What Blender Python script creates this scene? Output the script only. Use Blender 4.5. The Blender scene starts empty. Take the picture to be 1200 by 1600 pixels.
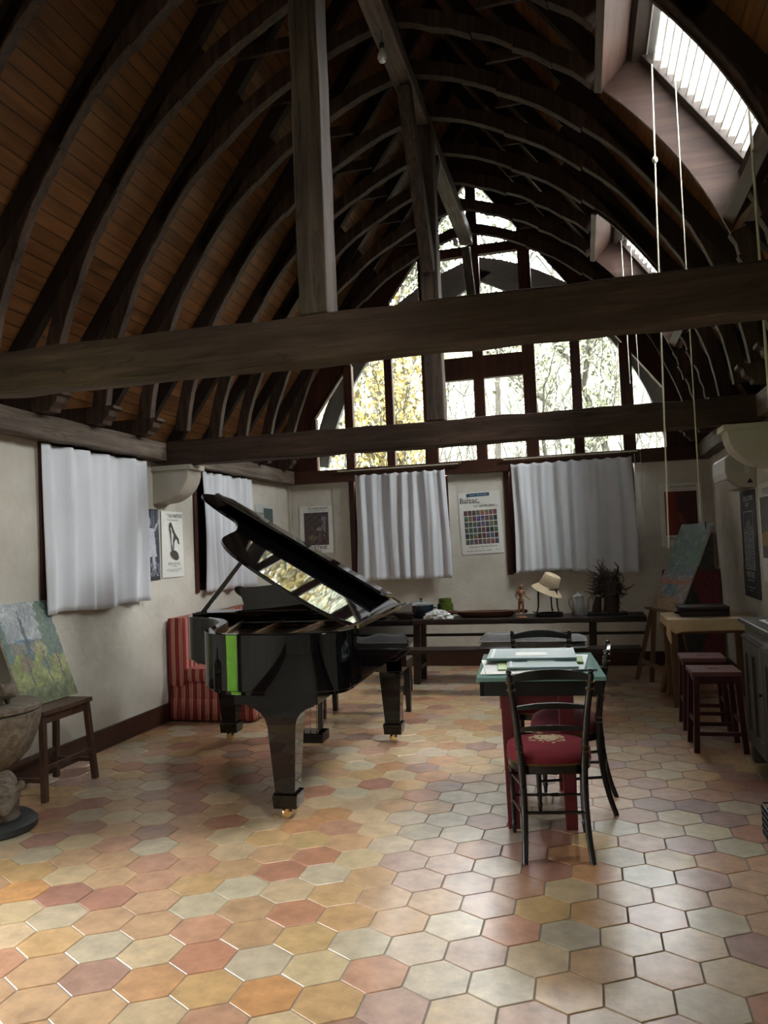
import bpy, bmesh, math, random
from mathutils import Vector, Matrix
C = bpy.context.scene.collection
random.seed(7)
PI = math.pi
def R(d): return d*PI/180
# ---------------------------------------------------------------- camera
CAMZ = 1.5
cam = bpy.data.cameras.new('camera'); camo = bpy.data.objects.new('camera', cam); C.objects.link(camo)
cam.sensor_width = 36; cam.sensor_fit = 'AUTO'; cam.lens = 36*1203.36/1600
M3 = [[0.9672539710741116, -0.051225267377962694, -0.2485874643328107], [0.25044302328207946, 0.03361197923939657, 0.9675476871663439], [-0.041207372285696674, -0.9981213387327547, 0.04534033122553702]]
camo.matrix_world = Matrix([[M3[i][0], -M3[i][1], -M3[i][2], (0, 0, CAMZ)[i]] for i in range(3)]+[[0, 0, 0, 1]])
cam.clip_end = 300; cam.clip_start = 0.05
bpy.context.scene.camera = camo
# ---------------------------------------------------------------- world, view
sc = bpy.context.scene
sc.view_settings.view_transform = 'Standard'; sc.view_settings.look = 'None'
sc.view_settings.exposure = 1.1; sc.view_settings.gamma = 1.0; sc.view_settings.use_curve_mapping = False
WORLD = 30.0
w = bpy.data.worlds.new('sky'); sc.world = w; w.use_nodes = True
nt = w.node_tree; bg = nt.nodes['Background']
tc = nt.nodes.new('ShaderNodeTexCoord'); sx = nt.nodes.new('ShaderNodeSeparateXYZ'); rp = nt.nodes.new('ShaderNodeValToRGB')
nt.links.new(tc.outputs['Generated'], sx.inputs[0]); nt.links.new(sx.outputs[2], rp.inputs[0]); nt.links.new(rp.outputs[0], bg.inputs[0])
# overcast sky: zenith three times the horizon; dull green-brown land below it
e = rp.color_ramp.elements
e[0].color = (0.10, 0.12, 0.07, 1); e[0].position = 0.49
e[1].color = (1.3, 1.29, 1.27, 1); e[1].position = 1.0
for p_, k_ in ((0.505, .36), (0.6, .52), (0.75, .85)): q_ = e.new(p_); q_.color = (k_, k_*.975, k_*.96, 1)
mr0 = nt.nodes.new('ShaderNodeMapRange'); mr0.inputs[1].default_value = -1; mr0.inputs[2].default_value = 1
nt.links.new(sx.outputs[2], mr0.inputs[0]); nt.links.new(mr0.outputs[0], rp.inputs[0])
bg.inputs[1].default_value = WORLD
def area(name, loc, rot, sx_, sy_, power, col=(1, 1, 1), portal=False):
    l = bpy.data.lights.new(name, 'AREA'); l.shape = 'RECTANGLE'; l.size = sx_; l.size_y = sy_; l.energy = power; l.color = col
    o = bpy.data.objects.new(name, l); C.objects.link(o); o.location = loc; o.rotation_euler = rot
    if portal: l.cycles.is_portal = True
    return o
# daylight through the roof windows behind and beside the camera, and the garden door behind it
SLOPE = R(54.3)
# right roof windows: y spans
SKY_WIN = [(3.97, 5.13), (7.03, 8.28), (0.8, 1.65), (-2.1, -0.9)]
LSKY = []
for y_, s_ in ((1.22, 0.85), (-1.5, 1.2), (4.535, 1.0), (7.625, 1.1)): area('roof_window_portal', (1.0, y_, 4.12), (0, R(54.3), 0), 1.0, s_, 1, portal=True)
area('garden_door_portal', (-3.95, 2.35, 1.1), (0, R(-90), 0), 2.1, 0.9, 1, portal=True)
area('gable_portal', (-1.15, 9.7, 4.1), (R(-90), 0, 0), 4.6, 3.6, 1, portal=True)
# ---------------------------------------------------------------- materials
def newmat(name):
    m = bpy.data.materials.new(name); m.use_nodes = True
    return m, m.node_tree, m.node_tree.nodes['Principled BSDF']
def mat(name, col, rough=0.6, metal=0.0, spec=0.5, var=0.0, vscale=8.0, bump=0.0, bscale=40.0, coat=0.0, col2=None, stretch=None, detail=4.0, contrast=0.25, sub=0.0, trans=0.0):
    m, t, b = newmat(name)
    b.inputs['Base Color'].default_value = (*col, 1); b.inputs['Roughness'].default_value = rough
    b.inputs['Metallic'].default_value = metal; b.inputs['Specular IOR Level'].default_value = spec
    if coat: b.inputs['Coat Weight'].default_value = coat; b.inputs['Coat Roughness'].default_value = 0.02
    if trans: b.inputs['Transmission Weight'].default_value = trans
    if var or bump or col2:
        tc = t.nodes.new('ShaderNodeTexCoord'); mp = t.nodes.new('ShaderNodeMapping')
        t.links.new(tc.outputs['Object'], mp.inputs[0])
        if stretch: mp.inputs['Scale'].default_value = stretch
        if var or col2:
            n = t.nodes.new('ShaderNodeTexNoise'); n.inputs['Scale'].default_value = vscale; n.inputs['Detail'].default_value = detail; n.inputs['Roughness'].default_value = 0.62
            t.links.new(mp.outputs[0], n.inputs['Vector'])
            r = t.nodes.new('ShaderNodeValToRGB'); r.color_ramp.elements[0].position = 0.5-contrast; r.color_ramp.elements[1].position = 0.5+contrast
            c2 = col2 or tuple(min(1, c*(1+var)) for c in col)
            c1 = col if col2 else tuple(c*(1-var) for c in col)
            r.color_ramp.elements[0].color = (*c1, 1); r.color_ramp.elements[1].color = (*c2, 1)
            t.links.new(n.outputs[0], r.inputs[0]); t.links.new(r.outputs[0], b.inputs['Base Color'])
        if bump:
            n2 = t.nodes.new('ShaderNodeTexNoise'); n2.inputs['Scale'].default_value = bscale; n2.inputs['Detail'].default_value = 5
            t.links.new(mp.outputs[0], n2.inputs['Vector'])
            bp = t.nodes.new('ShaderNodeBump'); bp.inputs['Strength'].default_value = bump; bp.inputs['Distance'].default_value = 0.01
            t.links.new(n2.outputs[0], bp.inputs['Height']); t.links.new(bp.outputs[0], b.inputs['Normal'])
    return m
def attr_mat(name, rough=0.6, mott=0.12, bump=0.1, bscale=60, vscale=6, coat=0.0, spec=0.5):
    m, t, b = newmat(name)
    a = t.nodes.new('ShaderNodeAttribute'); a.attribute_name = 'paint'
    tc = t.nodes.new('ShaderNodeTexCoord'); n = t.nodes.new('ShaderNodeTexNoise'); n.inputs['Scale'].default_value = vscale; n.inputs['Detail'].default_value = 6; n.inputs['Roughness'].default_value = 0.65
    t.links.new(tc.outputs['Object'], n.inputs['Vector'])
    mr = t.nodes.new('ShaderNodeMapRange'); mr.inputs[1].default_value = 0.3; mr.inputs[2].default_value = 0.7; mr.inputs[3].default_value = 1-mott; mr.inputs[4].default_value = 1+mott
    t.links.new(n.outputs[0], mr.inputs[0])
    mx = t.nodes.new('ShaderNodeVectorMath'); mx.operation = 'SCALE'
    t.links.new(a.outputs['Color'], mx.inputs[0]); t.links.new(mr.outputs[0], mx.inputs['Scale']); t.links.new(mx.outputs[0], b.inputs['Base Color'])
    b.inputs['Roughness'].default_value = rough; b.inputs['Specular IOR Level'].default_value = spec
    if coat: b.inputs['Coat Weight'].default_value = coat; b.inputs['Coat Roughness'].default_value = 0.20
    if bump:
        n2 = t.nodes.new('ShaderNodeTexNoise'); n2.inputs['Scale'].default_value = bscale; n2.inputs['Detail'].default_value = 5
        t.links.new(tc.outputs['Object'], n2.inputs['Vector'])
        bp = t.nodes.new('ShaderNodeBump'); bp.inputs['Strength'].default_value = bump; bp.inputs['Distance'].default_value = 0.004
        t.links.new(n2.outputs[0], bp.inputs['Height']); t.links.new(bp.outputs[0], b.inputs['Normal'])
    return m
def wood(name, c1, c2, rough=0.7, axis=1, bump=0.35, scale=1.0, cracks=True):
    # grain stretched along the given axis
    m, t, b = newmat(name)
    tc = t.nodes.new('ShaderNodeTexCoord'); mp = t.nodes.new('ShaderNodeMapping'); t.links.new(tc.outputs['Object'], mp.inputs[0])
    s = [14*scale]*3; s[axis] = 0.9*scale; mp.inputs['Scale'].default_value = s
    n = t.nodes.new('ShaderNodeTexNoise'); n.inputs['Scale'].default_value = 1.6; n.inputs['Detail'].default_value = 7; n.inputs['Roughness'].default_value = 0.7; n.inputs['Distortion'].default_value = 0.6
    t.links.new(mp.outputs[0], n.inputs['Vector'])
    r = t.nodes.new('ShaderNodeValToRGB'); r.color_ramp.elements[0].position = 0.33; r.color_ramp.elements[1].position = 0.68
    r.color_ramp.elements[0].color = (*c1, 1); r.color_ramp.elements[1].color = (*c2, 1)
    t.links.new(n.outputs[0], r.inputs[0])
    n3 = t.nodes.new('ShaderNodeTexNoise'); n3.inputs['Scale'].default_value = 2.2; n3.inputs['Detail'].default_value = 3
    t.links.new(tc.outputs['Object'], n3.inputs['Vector'])
    mr = t.nodes.new('ShaderNodeMapRange'); mr.inputs[1].default_value = 0.3; mr.inputs[2].default_value = 0.7; mr.inputs[3].default_value = 0.72; mr.inputs[4].default_value = 1.2
    t.links.new(n3.outputs[0], mr.inputs[0])
    # drying cracks: long thin dark lines along the grain
    mp2 = t.nodes.new('ShaderNodeMapping'); s2 = [9*scale]*3; s2[axis] = 0.45*scale; mp2.inputs['Scale'].default_value = s2; t.links.new(tc.outputs['Object'], mp2.inputs[0])
    nc = t.nodes.new('ShaderNodeTexNoise'); nc.inputs['Scale'].default_value = 2.0; nc.inputs['Detail'].default_value = 2; nc.inputs['Distortion'].default_value = 0.4; t.links.new(mp2.outputs[0], nc.inputs['Vector'])
    s1_ = t.nodes.new('ShaderNodeMath'); s1_.operation = 'SUBTRACT'; s1_.inputs[1].default_value = 0.5; t.links.new(nc.outputs[0], s1_.inputs[0])
    ab = t.nodes.new('ShaderNodeMath'); ab.operation = 'ABSOLUTE'; t.links.new(s1_.outputs[0], ab.inputs[0])
    mc = t.nodes.new('ShaderNodeMapRange'); mc.inputs[1].default_value = 0.0; mc.inputs[2].default_value = 0.012; mc.inputs[3].default_value = 0.45 if cracks else 1.0; mc.inputs[4].default_value = 1.0; t.links.new(ab.outputs[0], mc.inputs[0])
    ml = t.nodes.new('ShaderNodeMath'); ml.operation = 'MULTIPLY'; t.links.new(mr.outputs[0], ml.inputs[0]); t.links.new(mc.outputs[0], ml.inputs[1])
    mx = t.nodes.new('ShaderNodeVectorMath'); mx.operation = 'SCALE'
    t.links.new(r.outputs[0], mx.inputs[0]); t.links.new(ml.outputs[0], mx.inputs['Scale']); t.links.new(mx.outputs[0], b.inputs['Base Color'])
    b.inputs['Roughness'].default_value = rough; b.inputs['Specular IOR Level'].default_value = 0.3
    bp = t.nodes.new('ShaderNodeBump'); bp.inputs['Strength'].default_value = bump; bp.inputs['Distance'].default_value = 0.01
    t.links.new(n.outputs[0], bp.inputs['Height']); t.links.new(bp.outputs[0], b.inputs['Normal'])
    return m
M = {}
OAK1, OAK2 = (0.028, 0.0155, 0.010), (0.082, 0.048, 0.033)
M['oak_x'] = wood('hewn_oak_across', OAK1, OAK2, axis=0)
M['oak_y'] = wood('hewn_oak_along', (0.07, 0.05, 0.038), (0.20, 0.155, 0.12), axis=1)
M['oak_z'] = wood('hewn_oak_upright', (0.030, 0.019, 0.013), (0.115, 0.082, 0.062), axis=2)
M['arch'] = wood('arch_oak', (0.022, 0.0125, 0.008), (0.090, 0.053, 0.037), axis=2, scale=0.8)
M['greyoak'] = mat('weathered_grey_oak', (0.05, 0.052, 0.051), 0.9, spec=0.1, var=0.2)
M['rafter'] = wood('rafter_pine', (0.014, 0.008, 0.0055), (0.035, 0.021, 0.014), axis=2)
M['sash'] = wood('stained_sash', (0.035, 0.012, 0.008), (0.085, 0.03, 0.018), axis=2, rough=0.45, bump=0.1, cracks=False)
M['skirting'] = wood('skirting_wood', (0.045, 0.018, 0.012), (0.075, 0.030, 0.019), axis=1, rough=0.42, bump=0.06, cracks=False)
M['cheekwood'] = wood('reveal_cheek_wood', (0.035, 0.017, 0.013), (0.085, 0.047, 0.036), axis=0, rough=0.5, bump=0.12, scale=0.6, cracks=False)
M['panelwood'] = wood('reveal_wood', (0.04, 0.02, 0.015), (0.105, 0.058, 0.044), axis=1, rough=0.5, bump=0.15, cracks=False)
M['darkwood'] = wood('dark_bench_wood', (0.018, 0.012, 0.009), (0.05, 0.034, 0.026), axis=0, rough=0.45, bump=0.1, cracks=False)
M['stoolwood'] = wood('brown_stool_wood', (0.045, 0.022, 0.013), (0.12, 0.07, 0.045), axis=2, rough=0.5, bump=0.1, cracks=False)
M['easelwood'] = wood('easel_wood', (0.16, 0.09, 0.05), (0.26, 0.16, 0.09), axis=2, rough=0.6, bump=0.1, cracks=False)
M['cabwood'] = wood('painted_cabinet_wood', (0.03, 0.027, 0.022), (0.085, 0.08, 0.068), axis=2, rough=0.42, bump=0.15, cracks=False)
M['carved'] = wood('carved_sculpture_wood', (0.075, 0.055, 0.040), (0.20, 0.165, 0.125), axis=0, rough=0.75, bump=0.3)
M['carveddark'] = mat('black_carved_base', (0.025, 0.026, 0.026), 0.5, var=0.3, bump=0.2)
M['traywood'] = mat('carved_tray_wood', (0.10, 0.04, 0.022), 0.4, var=0.4, vscale=14)
M['figurewood'] = mat('mannequin_wood', (0.30, 0.14, 0.07), 0.5, var=0.2)
M['root'] = mat('driftwood_root', (0.035, 0.022, 0.016), 0.7, var=0.5, vscale=20, bump=0.4)
M['black'] = mat('piano_lacquer', (0.002, 0.002, 0.0025), 0.03, spec=0.5)
M['ebony'] = mat('ebonised_chair_wood', (0.010, 0.009, 0.009), 0.22, spec=0.5)
M['gilt'] = mat('gilt_ring', (0.14, 0.09, 0.04), 0.4, metal=0.8)
M['brass'] = mat('brass', (0.85, 0.68, 0.38), 0.2, metal=1.0)
M['goldplate'] = mat('cast_gold_plate', (0.33, 0.18, 0.07), 0.38, metal=0.6)
M['board'] = mat('sound_board', (0.28, 0.12, 0.05), 0.35)
M['string'] = mat('piano_string', (0.55, 0.5, 0.42), 0.3, metal=1.0)
M['felt'] = mat('red_felt', (0.25, 0.02, 0.02), 0.9)
M['ivory'] = mat('ivory_key', (0.75, 0.72, 0.65), 0.25)
M['redpaint'] = mat('red_painted_wood', (0.105, 0.007, 0.013), 0.42, var=0.2, vscale=12)
M['redseat'] = mat('dusky_red_seat_paint', (0.19, 0.075, 0.08), 0.34, var=0.25, vscale=9)
M['maroon'] = mat('maroon_painted_wood', (0.05, 0.006, 0.010), 0.4, var=0.25, vscale=12)
M['greenglass'] = mat('sea_green_table_top', (0.16, 0.30, 0.27), 0.12, spec=0.6)
M['paper'] = mat('paper_white', (0.76, 0.77, 0.73), 0.7, var=0.04)
M['papergrey'] = mat('paper_grey', (0.50, 0.54, 0.52), 0.6)
M['ink'] = mat('black_ink', (0.02, 0.02, 0.022), 0.6)
M['whiteink'] = mat('white_ink', (0.62, 0.62, 0.60), 0.6)
M['blueink'] = mat('blue_ink_band', (0.02, 0.09, 0.17), 0.6)
M['folder'] = mat('blue_grey_folder', (0.13, 0.20, 0.21), 0.42)
M['green'] = mat('green_card', (0.10, 0.22, 0.03), 0.5)
M['palegreen'] = mat('pale_green_card', (0.38, 0.50, 0.22), 0.5)
M['cloth'] = mat('white_curtain_cotton', (0.70, 0.73, 0.78), 0.85, var=0.03, vscale=3)
M['greyblanket'] = mat('grey_wool_blanket', (0.24, 0.24, 0.25), 0.95, var=0.18, vscale=30, bump=0.3, bscale=200)
M['hide'] = mat('pale_rawhide', (0.66, 0.52, 0.32), 0.55, var=0.18, vscale=5, bump=0.2, bscale=12)
M['iron'] = mat('black_iron', (0.012, 0.012, 0.012), 0.5, metal=0.3)
M['steel'] = mat('enamel_grey_metal', (0.36, 0.37, 0.37), 0.25, metal=0.7)
M['tinlid'] = mat('steel_pot_lid', (0.55, 0.6, 0.62), 0.2, metal=0.8)
M['blueenamel'] = mat('dark_blue_enamel', (0.012, 0.03, 0.05), 0.15, spec=0.6)
M['greenceramic'] = mat('green_glazed_jar', (0.07, 0.11, 0.015), 0.2, var=0.5, vscale=18)
M['hat'] = mat('beige_straw_cloth', (0.55, 0.45, 0.30), 0.85, var=0.1, vscale=60, bump=0.4, bscale=220)
M['bag'] = mat('clear_plastic_bag', (0.72, 0.74, 0.74), 0.18, var=0.25, vscale=22, bump=0.8, bscale=26, contrast=0.1)
M['plastic'] = mat('white_plastic', (0.62, 0.64, 0.62), 0.35)
M['plastic2'] = mat('yellowed_plastic', (0.42, 0.40, 0.34), 0.45)
M['stone'] = mat('plastered_corbel', (0.50, 0.47, 0.40), 0.8, var=0.12, vscale=4, bump=0.15)
M['cord'] = mat('white_cord', (0.55, 0.52, 0.42), 0.8)
M['blackcase'] = mat('black_leather_case', (0.02, 0.013, 0.011), 0.45, bump=0.3, bscale=120)
M['bronzepix'] = mat('printed_bronze', (0.05, 0.035, 0.028), 0.6, var=0.6, vscale=40)
M['bulb'] = mat('clear_bulb', (0.8, 0.8, 0.8), 0.08, spec=0.8)
M['blind'] = mat('pleated_blind', (0.8, 0.86, 0.86), 0.8)
M['shutter'] = mat('dark_shutter', (0.05, 0.035, 0.03), 0.6, var=0.2)
M['paint'] = attr_mat('oil_paint', 0.45, 0.35, 0.5, 90, 30)
M['print'] = attr_mat('printed_paper', 0.5, 0.15, 0.0, 90, 40)
M['tile'] = attr_mat('terracotta_tile', 0.34, 0.24, 0.22, 22, 11, spec=0.5, coat=0.45)
M['grout'] = mat('grey_grout', (0.36, 0.33, 0.28), 0.85, var=0.15, vscale=5)
M['thatch'] = mat('roof_tiles', (0.12, 0.06, 0.045), 0.9)
M['render'] = mat('outside_render', (0.5, 0.46, 0.38), 0.9)
M['bark'] = mat('grey_bark', (0.050, 0.047, 0.040), 0.9, spec=0.0, var=0.3)
M['leafy'] = mat('yellow_autumn_leaf', (0.125, 0.098, 0.038), 0.8, spec=0.0, var=0.4, vscale=2)
M['leafg'] = mat('green_leaf', (0.068, 0.080, 0.048), 0.8, spec=0.0, var=0.4, vscale=2)
M['leafp'] = mat('pale_green_leaf', (0.090, 0.096, 0.064), 0.8, spec=0.0, var=0.4, vscale=2)
M['lawn'] = mat('lawn', (0.045, 0.10, 0.012), 0.95, spec=0.0, var=0.3, vscale=2)
M['hillside'] = mat('scrub_hillside', (0.040, 0.046, 0.031), 0.95, spec=0.0, var=0.4, vscale=2.6, detail=15, contrast=0.09, col2=(0.095, 0.097, 0.075))
# plaster with trowel marks and faint stains
def plaster(name, c1, c2):
    m, t, b = newmat(name)
    tc = t.nodes.new('ShaderNodeTexCoord')
    n = t.nodes.new('ShaderNodeTexNoise'); n.inputs['Scale'].default_value = 1.1; n.inputs['Detail'].default_value = 8; n.inputs['Roughness'].default_value = 0.65
    t.links.new(tc.outputs['Object'], n.inputs['Vector'])
    r = t.nodes.new('ShaderNodeValToRGB'); r.color_ramp.elements[0].position = 0.32; r.color_ramp.elements[1].position = 0.62
    r.color_ramp.elements[0].color = (*c1, 1); r.color_ramp.elements[1].color = (*c2, 1)
    t.links.new(n.outputs[0], r.inputs[0]); t.links.new(r.outputs[0], b.inputs['Base Color'])
    n2 = t.nodes.new('ShaderNodeTexNoise'); n2.inputs['Scale'].default_value = 7; n2.inputs['Detail'].default_value = 6; n2.inputs['Distortion'].default_value = 1.0
    t.links.new(tc.outputs['Object'], n2.inputs['Vector'])
    bp = t.nodes.new('ShaderNodeBump'); bp.inputs['Strength'].default_value = 0.35; bp.inputs['Distance'].default_value = 0.02
    t.links.new(n2.outputs[0], bp.inputs['Height']); t.links.new(bp.outputs[0], b.inputs['Normal'])
    b.inputs['Roughness'].default_value = 0.85; b.inputs['Specular IOR Level'].default_value = 0.2
    return m
M['plaster'] = plaster('lime_plaster', (0.49, 0.465, 0.40), (0.68, 0.655, 0.58))
# matchboard ceiling: object X = down the slope, boards 0.095 wide with dark grooves
def boards():
    m, t, b = newmat('pine_matchboard')
    tc = t.nodes.new('ShaderNodeTexCoord'); sp = t.nodes.new('ShaderNodeSeparateXYZ'); t.links.new(tc.outputs['Object'], sp.inputs[0])
    def mth(op, a, v=None, bb=None):
        n = t.nodes.new('ShaderNodeMath'); n.operation = op
        if isinstance(a, (int, float)): n.inputs[0].default_value = a
        else: t.links.new(a, n.inputs[0])
        if v is not None:
            if isinstance(v, (int, float)): n.inputs[1].default_value = v
            else: t.links.new(v, n.inputs[1])
        return n.outputs[0]
    q = mth('DIVIDE', sp.outputs[0], 0.098); fr = mth('FRACT', q); fl = mth('FLOOR', q)
    wn = t.nodes.new('ShaderNodeTexWhiteNoise'); wn.noise_dimensions = '1D'; t.links.new(fl, wn.inputs['W'])
    mp = t.nodes.new('ShaderNodeMapping'); mp.inputs['Scale'].default_value = (10, 1.2, 10)
    t.links.new(tc.outputs['Object'], mp.inputs[0])
    cb = t.nodes.new('ShaderNodeCombineXYZ'); t.links.new(wn.outputs[0], cb.inputs[1])
    va = t.nodes.new('ShaderNodeVectorMath'); va.operation = 'MULTIPLY_ADD'; va.inputs[1].default_value = (20, 20, 20)
    t.links.new(cb.outputs[0], va.inputs[0]); t.links.new(mp.outputs[0], va.inputs[2])
    n = t.nodes.new('ShaderNodeTexNoise'); n.inputs['Scale'].default_value = 1.2; n.inputs['Detail'].default_value = 6; n.inputs['Distortion'].default_value = 0.7
    t.links.new(va.outputs[0], n.inputs['Vector'])
    r = t.nodes.new('ShaderNodeValToRGB'); r.color_ramp.elements[0].position = 0.3; r.color_ramp.elements[1].position = 0.7
    r.color_ramp.elements[0].color = (0.095, 0.035, 0.010, 1); r.color_ramp.elements[1].color = (0.20, 0.084, 0.026, 1)
    t.links.new(n.outputs[0], r.inputs[0])
    mr = t.nodes.new('ShaderNodeMapRange'); mr.inputs[3].default_value = 0.75; mr.inputs[4].default_value = 1.15; t.links.new(wn.outputs[0], mr.inputs[0])
    gr = mth('GREATER_THAN', mth('ABSOLUTE', mth('SUBTRACT', fr, 0.5)), 0.455)
    g2 = mth('SUBTRACT', 1.0, mth('MULTIPLY', gr, 0.72))
    sc_ = mth('MULTIPLY', mr.outputs[0], g2)
    mx = t.nodes.new('ShaderNodeVectorMath'); mx.operation = 'SCALE'
    t.links.new(r.outputs[0], mx.inputs[0]); t.links.new(sc_, mx.inputs['Scale']); t.links.new(mx.outputs[0], b.inputs['Base Color'])
    b.inputs['Roughness'].default_value = 0.55; b.inputs['Specular IOR Level'].default_value = 0.3
    return m
M['boards'] = boards()
def stripes():
    m, t, b = newmat('red_cream_striped_fabric')
    tc = t.nodes.new('ShaderNodeTexCoord'); a = t.nodes.new('ShaderNodeAttribute'); a.attribute_name = 'UVMap'
    sp = t.nodes.new('ShaderNodeSeparateXYZ'); t.links.new(tc.outputs['UV'], sp.inputs[0])
    fr = t.nodes.new('ShaderNodeMath'); fr.operation = 'FRACT'; t.links.new(sp.outputs[0], fr.inputs[0])
    r = t.nodes.new('ShaderNodeValToRGB'); r.color_ramp.interpolation = 'CONSTANT'
    e = r.color_ramp.elements; e[0].position = 0; e[0].color = (0.25, 0.018, 0.024, 1); e[1].position = 0.52; e[1].color = (0.60, 0.46, 0.28, 1)
    for p_, c_ in ((0.60, (0.25, 0.018, 0.024, 1)), (0.68, (0.55, 0.25, 0.18, 1)), (0.80, (0.25, 0.018, 0.024, 1)), (0.87, (0.60, 0.46, 0.28, 1)), (0.95, (0.25, 0.018, 0.024, 1))):
        q = e.new(p_); q.color = c_
    t.links.new(fr.outputs[0], r.inputs[0]); t.links.new(r.outputs[0], b.inputs['Base Color'])
    b.inputs['Roughness'].default_value = 0.85
    return m
M['stripes'] = stripes()
def embroid():
    # dark red tapestry with a pale floral spray in the middle of the seat
    m, t, b = newmat('embroidered_red_seat')
    tc = t.nodes.new('ShaderNodeTexCoord')
    ln = t.nodes.new('ShaderNodeVectorMath'); ln.operation = 'LENGTH'
    mp = t.nodes.new('ShaderNodeMapping'); mp.inputs['Location'].default_value = (0, 0, 0); mp.inputs['Scale'].default_value = (1, 1.2, 0)
    t.links.new(tc.outputs['Object'], mp.inputs[0]); t.links.new(mp.outputs[0], ln.inputs[0])
    n = t.nodes.new('ShaderNodeTexNoise'); n.inputs['Scale'].default_value = 42; n.inputs['Detail'].default_value = 3; t.links.new(tc.outputs['Object'], n.inputs['Vector'])
    ad = t.nodes.new('ShaderNodeMath'); ad.operation = 'MULTIPLY_ADD'; ad.inputs[1].default_value = 5.2; t.links.new(ln.outputs['Value'], ad.inputs[0]); t.links.new(n.outputs[0], ad.inputs[2])
    r = t.nodes.new('ShaderNodeValToRGB'); r.color_ramp.elements[0].position = 0.86; r.color_ramp.elements[1].position = 0.93
    r.color_ramp.elements[0].color = (0.42, 0.33, 0.2, 1); r.color_ramp.elements[1].color = (0.17, 0.010, 0.020, 1)
    t.links.new(ad.outputs[0], r.inputs[0]); t.links.new(r.outputs[0], b.inputs['Base Color'])
    b.inputs['Roughness'].default_value = 0.9
    return m
M['embroid'] = embroid()
M['wine'] = mat('plain_wine_seat', (0.16, 0.025, 0.04), 0.85, var=0.12, vscale=14)
def glass():
    m = bpy.data.materials.new('window_glass'); m.use_nodes = True; t = m.node_tree
    t.nodes.remove(t.nodes['Principled BSDF']); o = t.nodes['Material Output']
    tr = t.nodes.new('ShaderNodeBsdfTransparent'); tr.inputs[0].default_value = (0.93, 0.95, 0.95, 1)
    gl = t.nodes.new('ShaderNodeBsdfGlossy'); gl.inputs[1].default_value = 0.02; fr = t.nodes.new('ShaderNodeFresnel'); fr.inputs[0].default_value = 1.45
    mx = t.nodes.new('ShaderNodeMixShader'); t.links.new(fr.outputs[0], mx.inputs[0]); t.links.new(tr.outputs[0], mx.inputs[1]); t.links.new(gl.outputs[0], mx.inputs[2]); t.links.new(mx.outputs[0], o.inputs[0])
    return m
M['glass'] = glass()
def translucent(name, col, wgt=0.6):
    m = bpy.data.materials.new(name); m.use_nodes = True; t = m.node_tree
    t.nodes.remove(t.nodes['Principled BSDF']); o = t.nodes['Material Output']
    a = t.nodes.new('ShaderNodeBsdfTranslucent'); a.inputs[0].default_value = (*col, 1)
    d = t.nodes.new('ShaderNodeBsdfDiffuse'); d.inputs[0].default_value = (*col, 1)
    mx = t.nodes.new('ShaderNodeMixShader'); mx.inputs[0].default_value = wgt
    t.links.new(d.outputs[0], mx.inputs[1]); t.links.new(a.outputs[0], mx.inputs[2]); t.links.new(mx.outputs[0], o.inputs[0])
    return m
M['blind'] = translucent('pleated_blind', (0.9, 0.92, 0.91), 0.75)
def sheer(m, k):
    t = m.node_tree; o = t.nodes['Material Output']; src = o.inputs[0].links[0].from_socket
    tr = t.nodes.new('ShaderNodeBsdfTransparent'); mx = t.nodes.new('ShaderNodeMixShader'); mx.inputs[0].default_value = k
    t.links.new(src, mx.inputs[1]); t.links.new(tr.outputs[0], mx.inputs[2]); t.links.new(mx.outputs[0], o.inputs[0])
sheer(M['blind'], 0.82)
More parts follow.
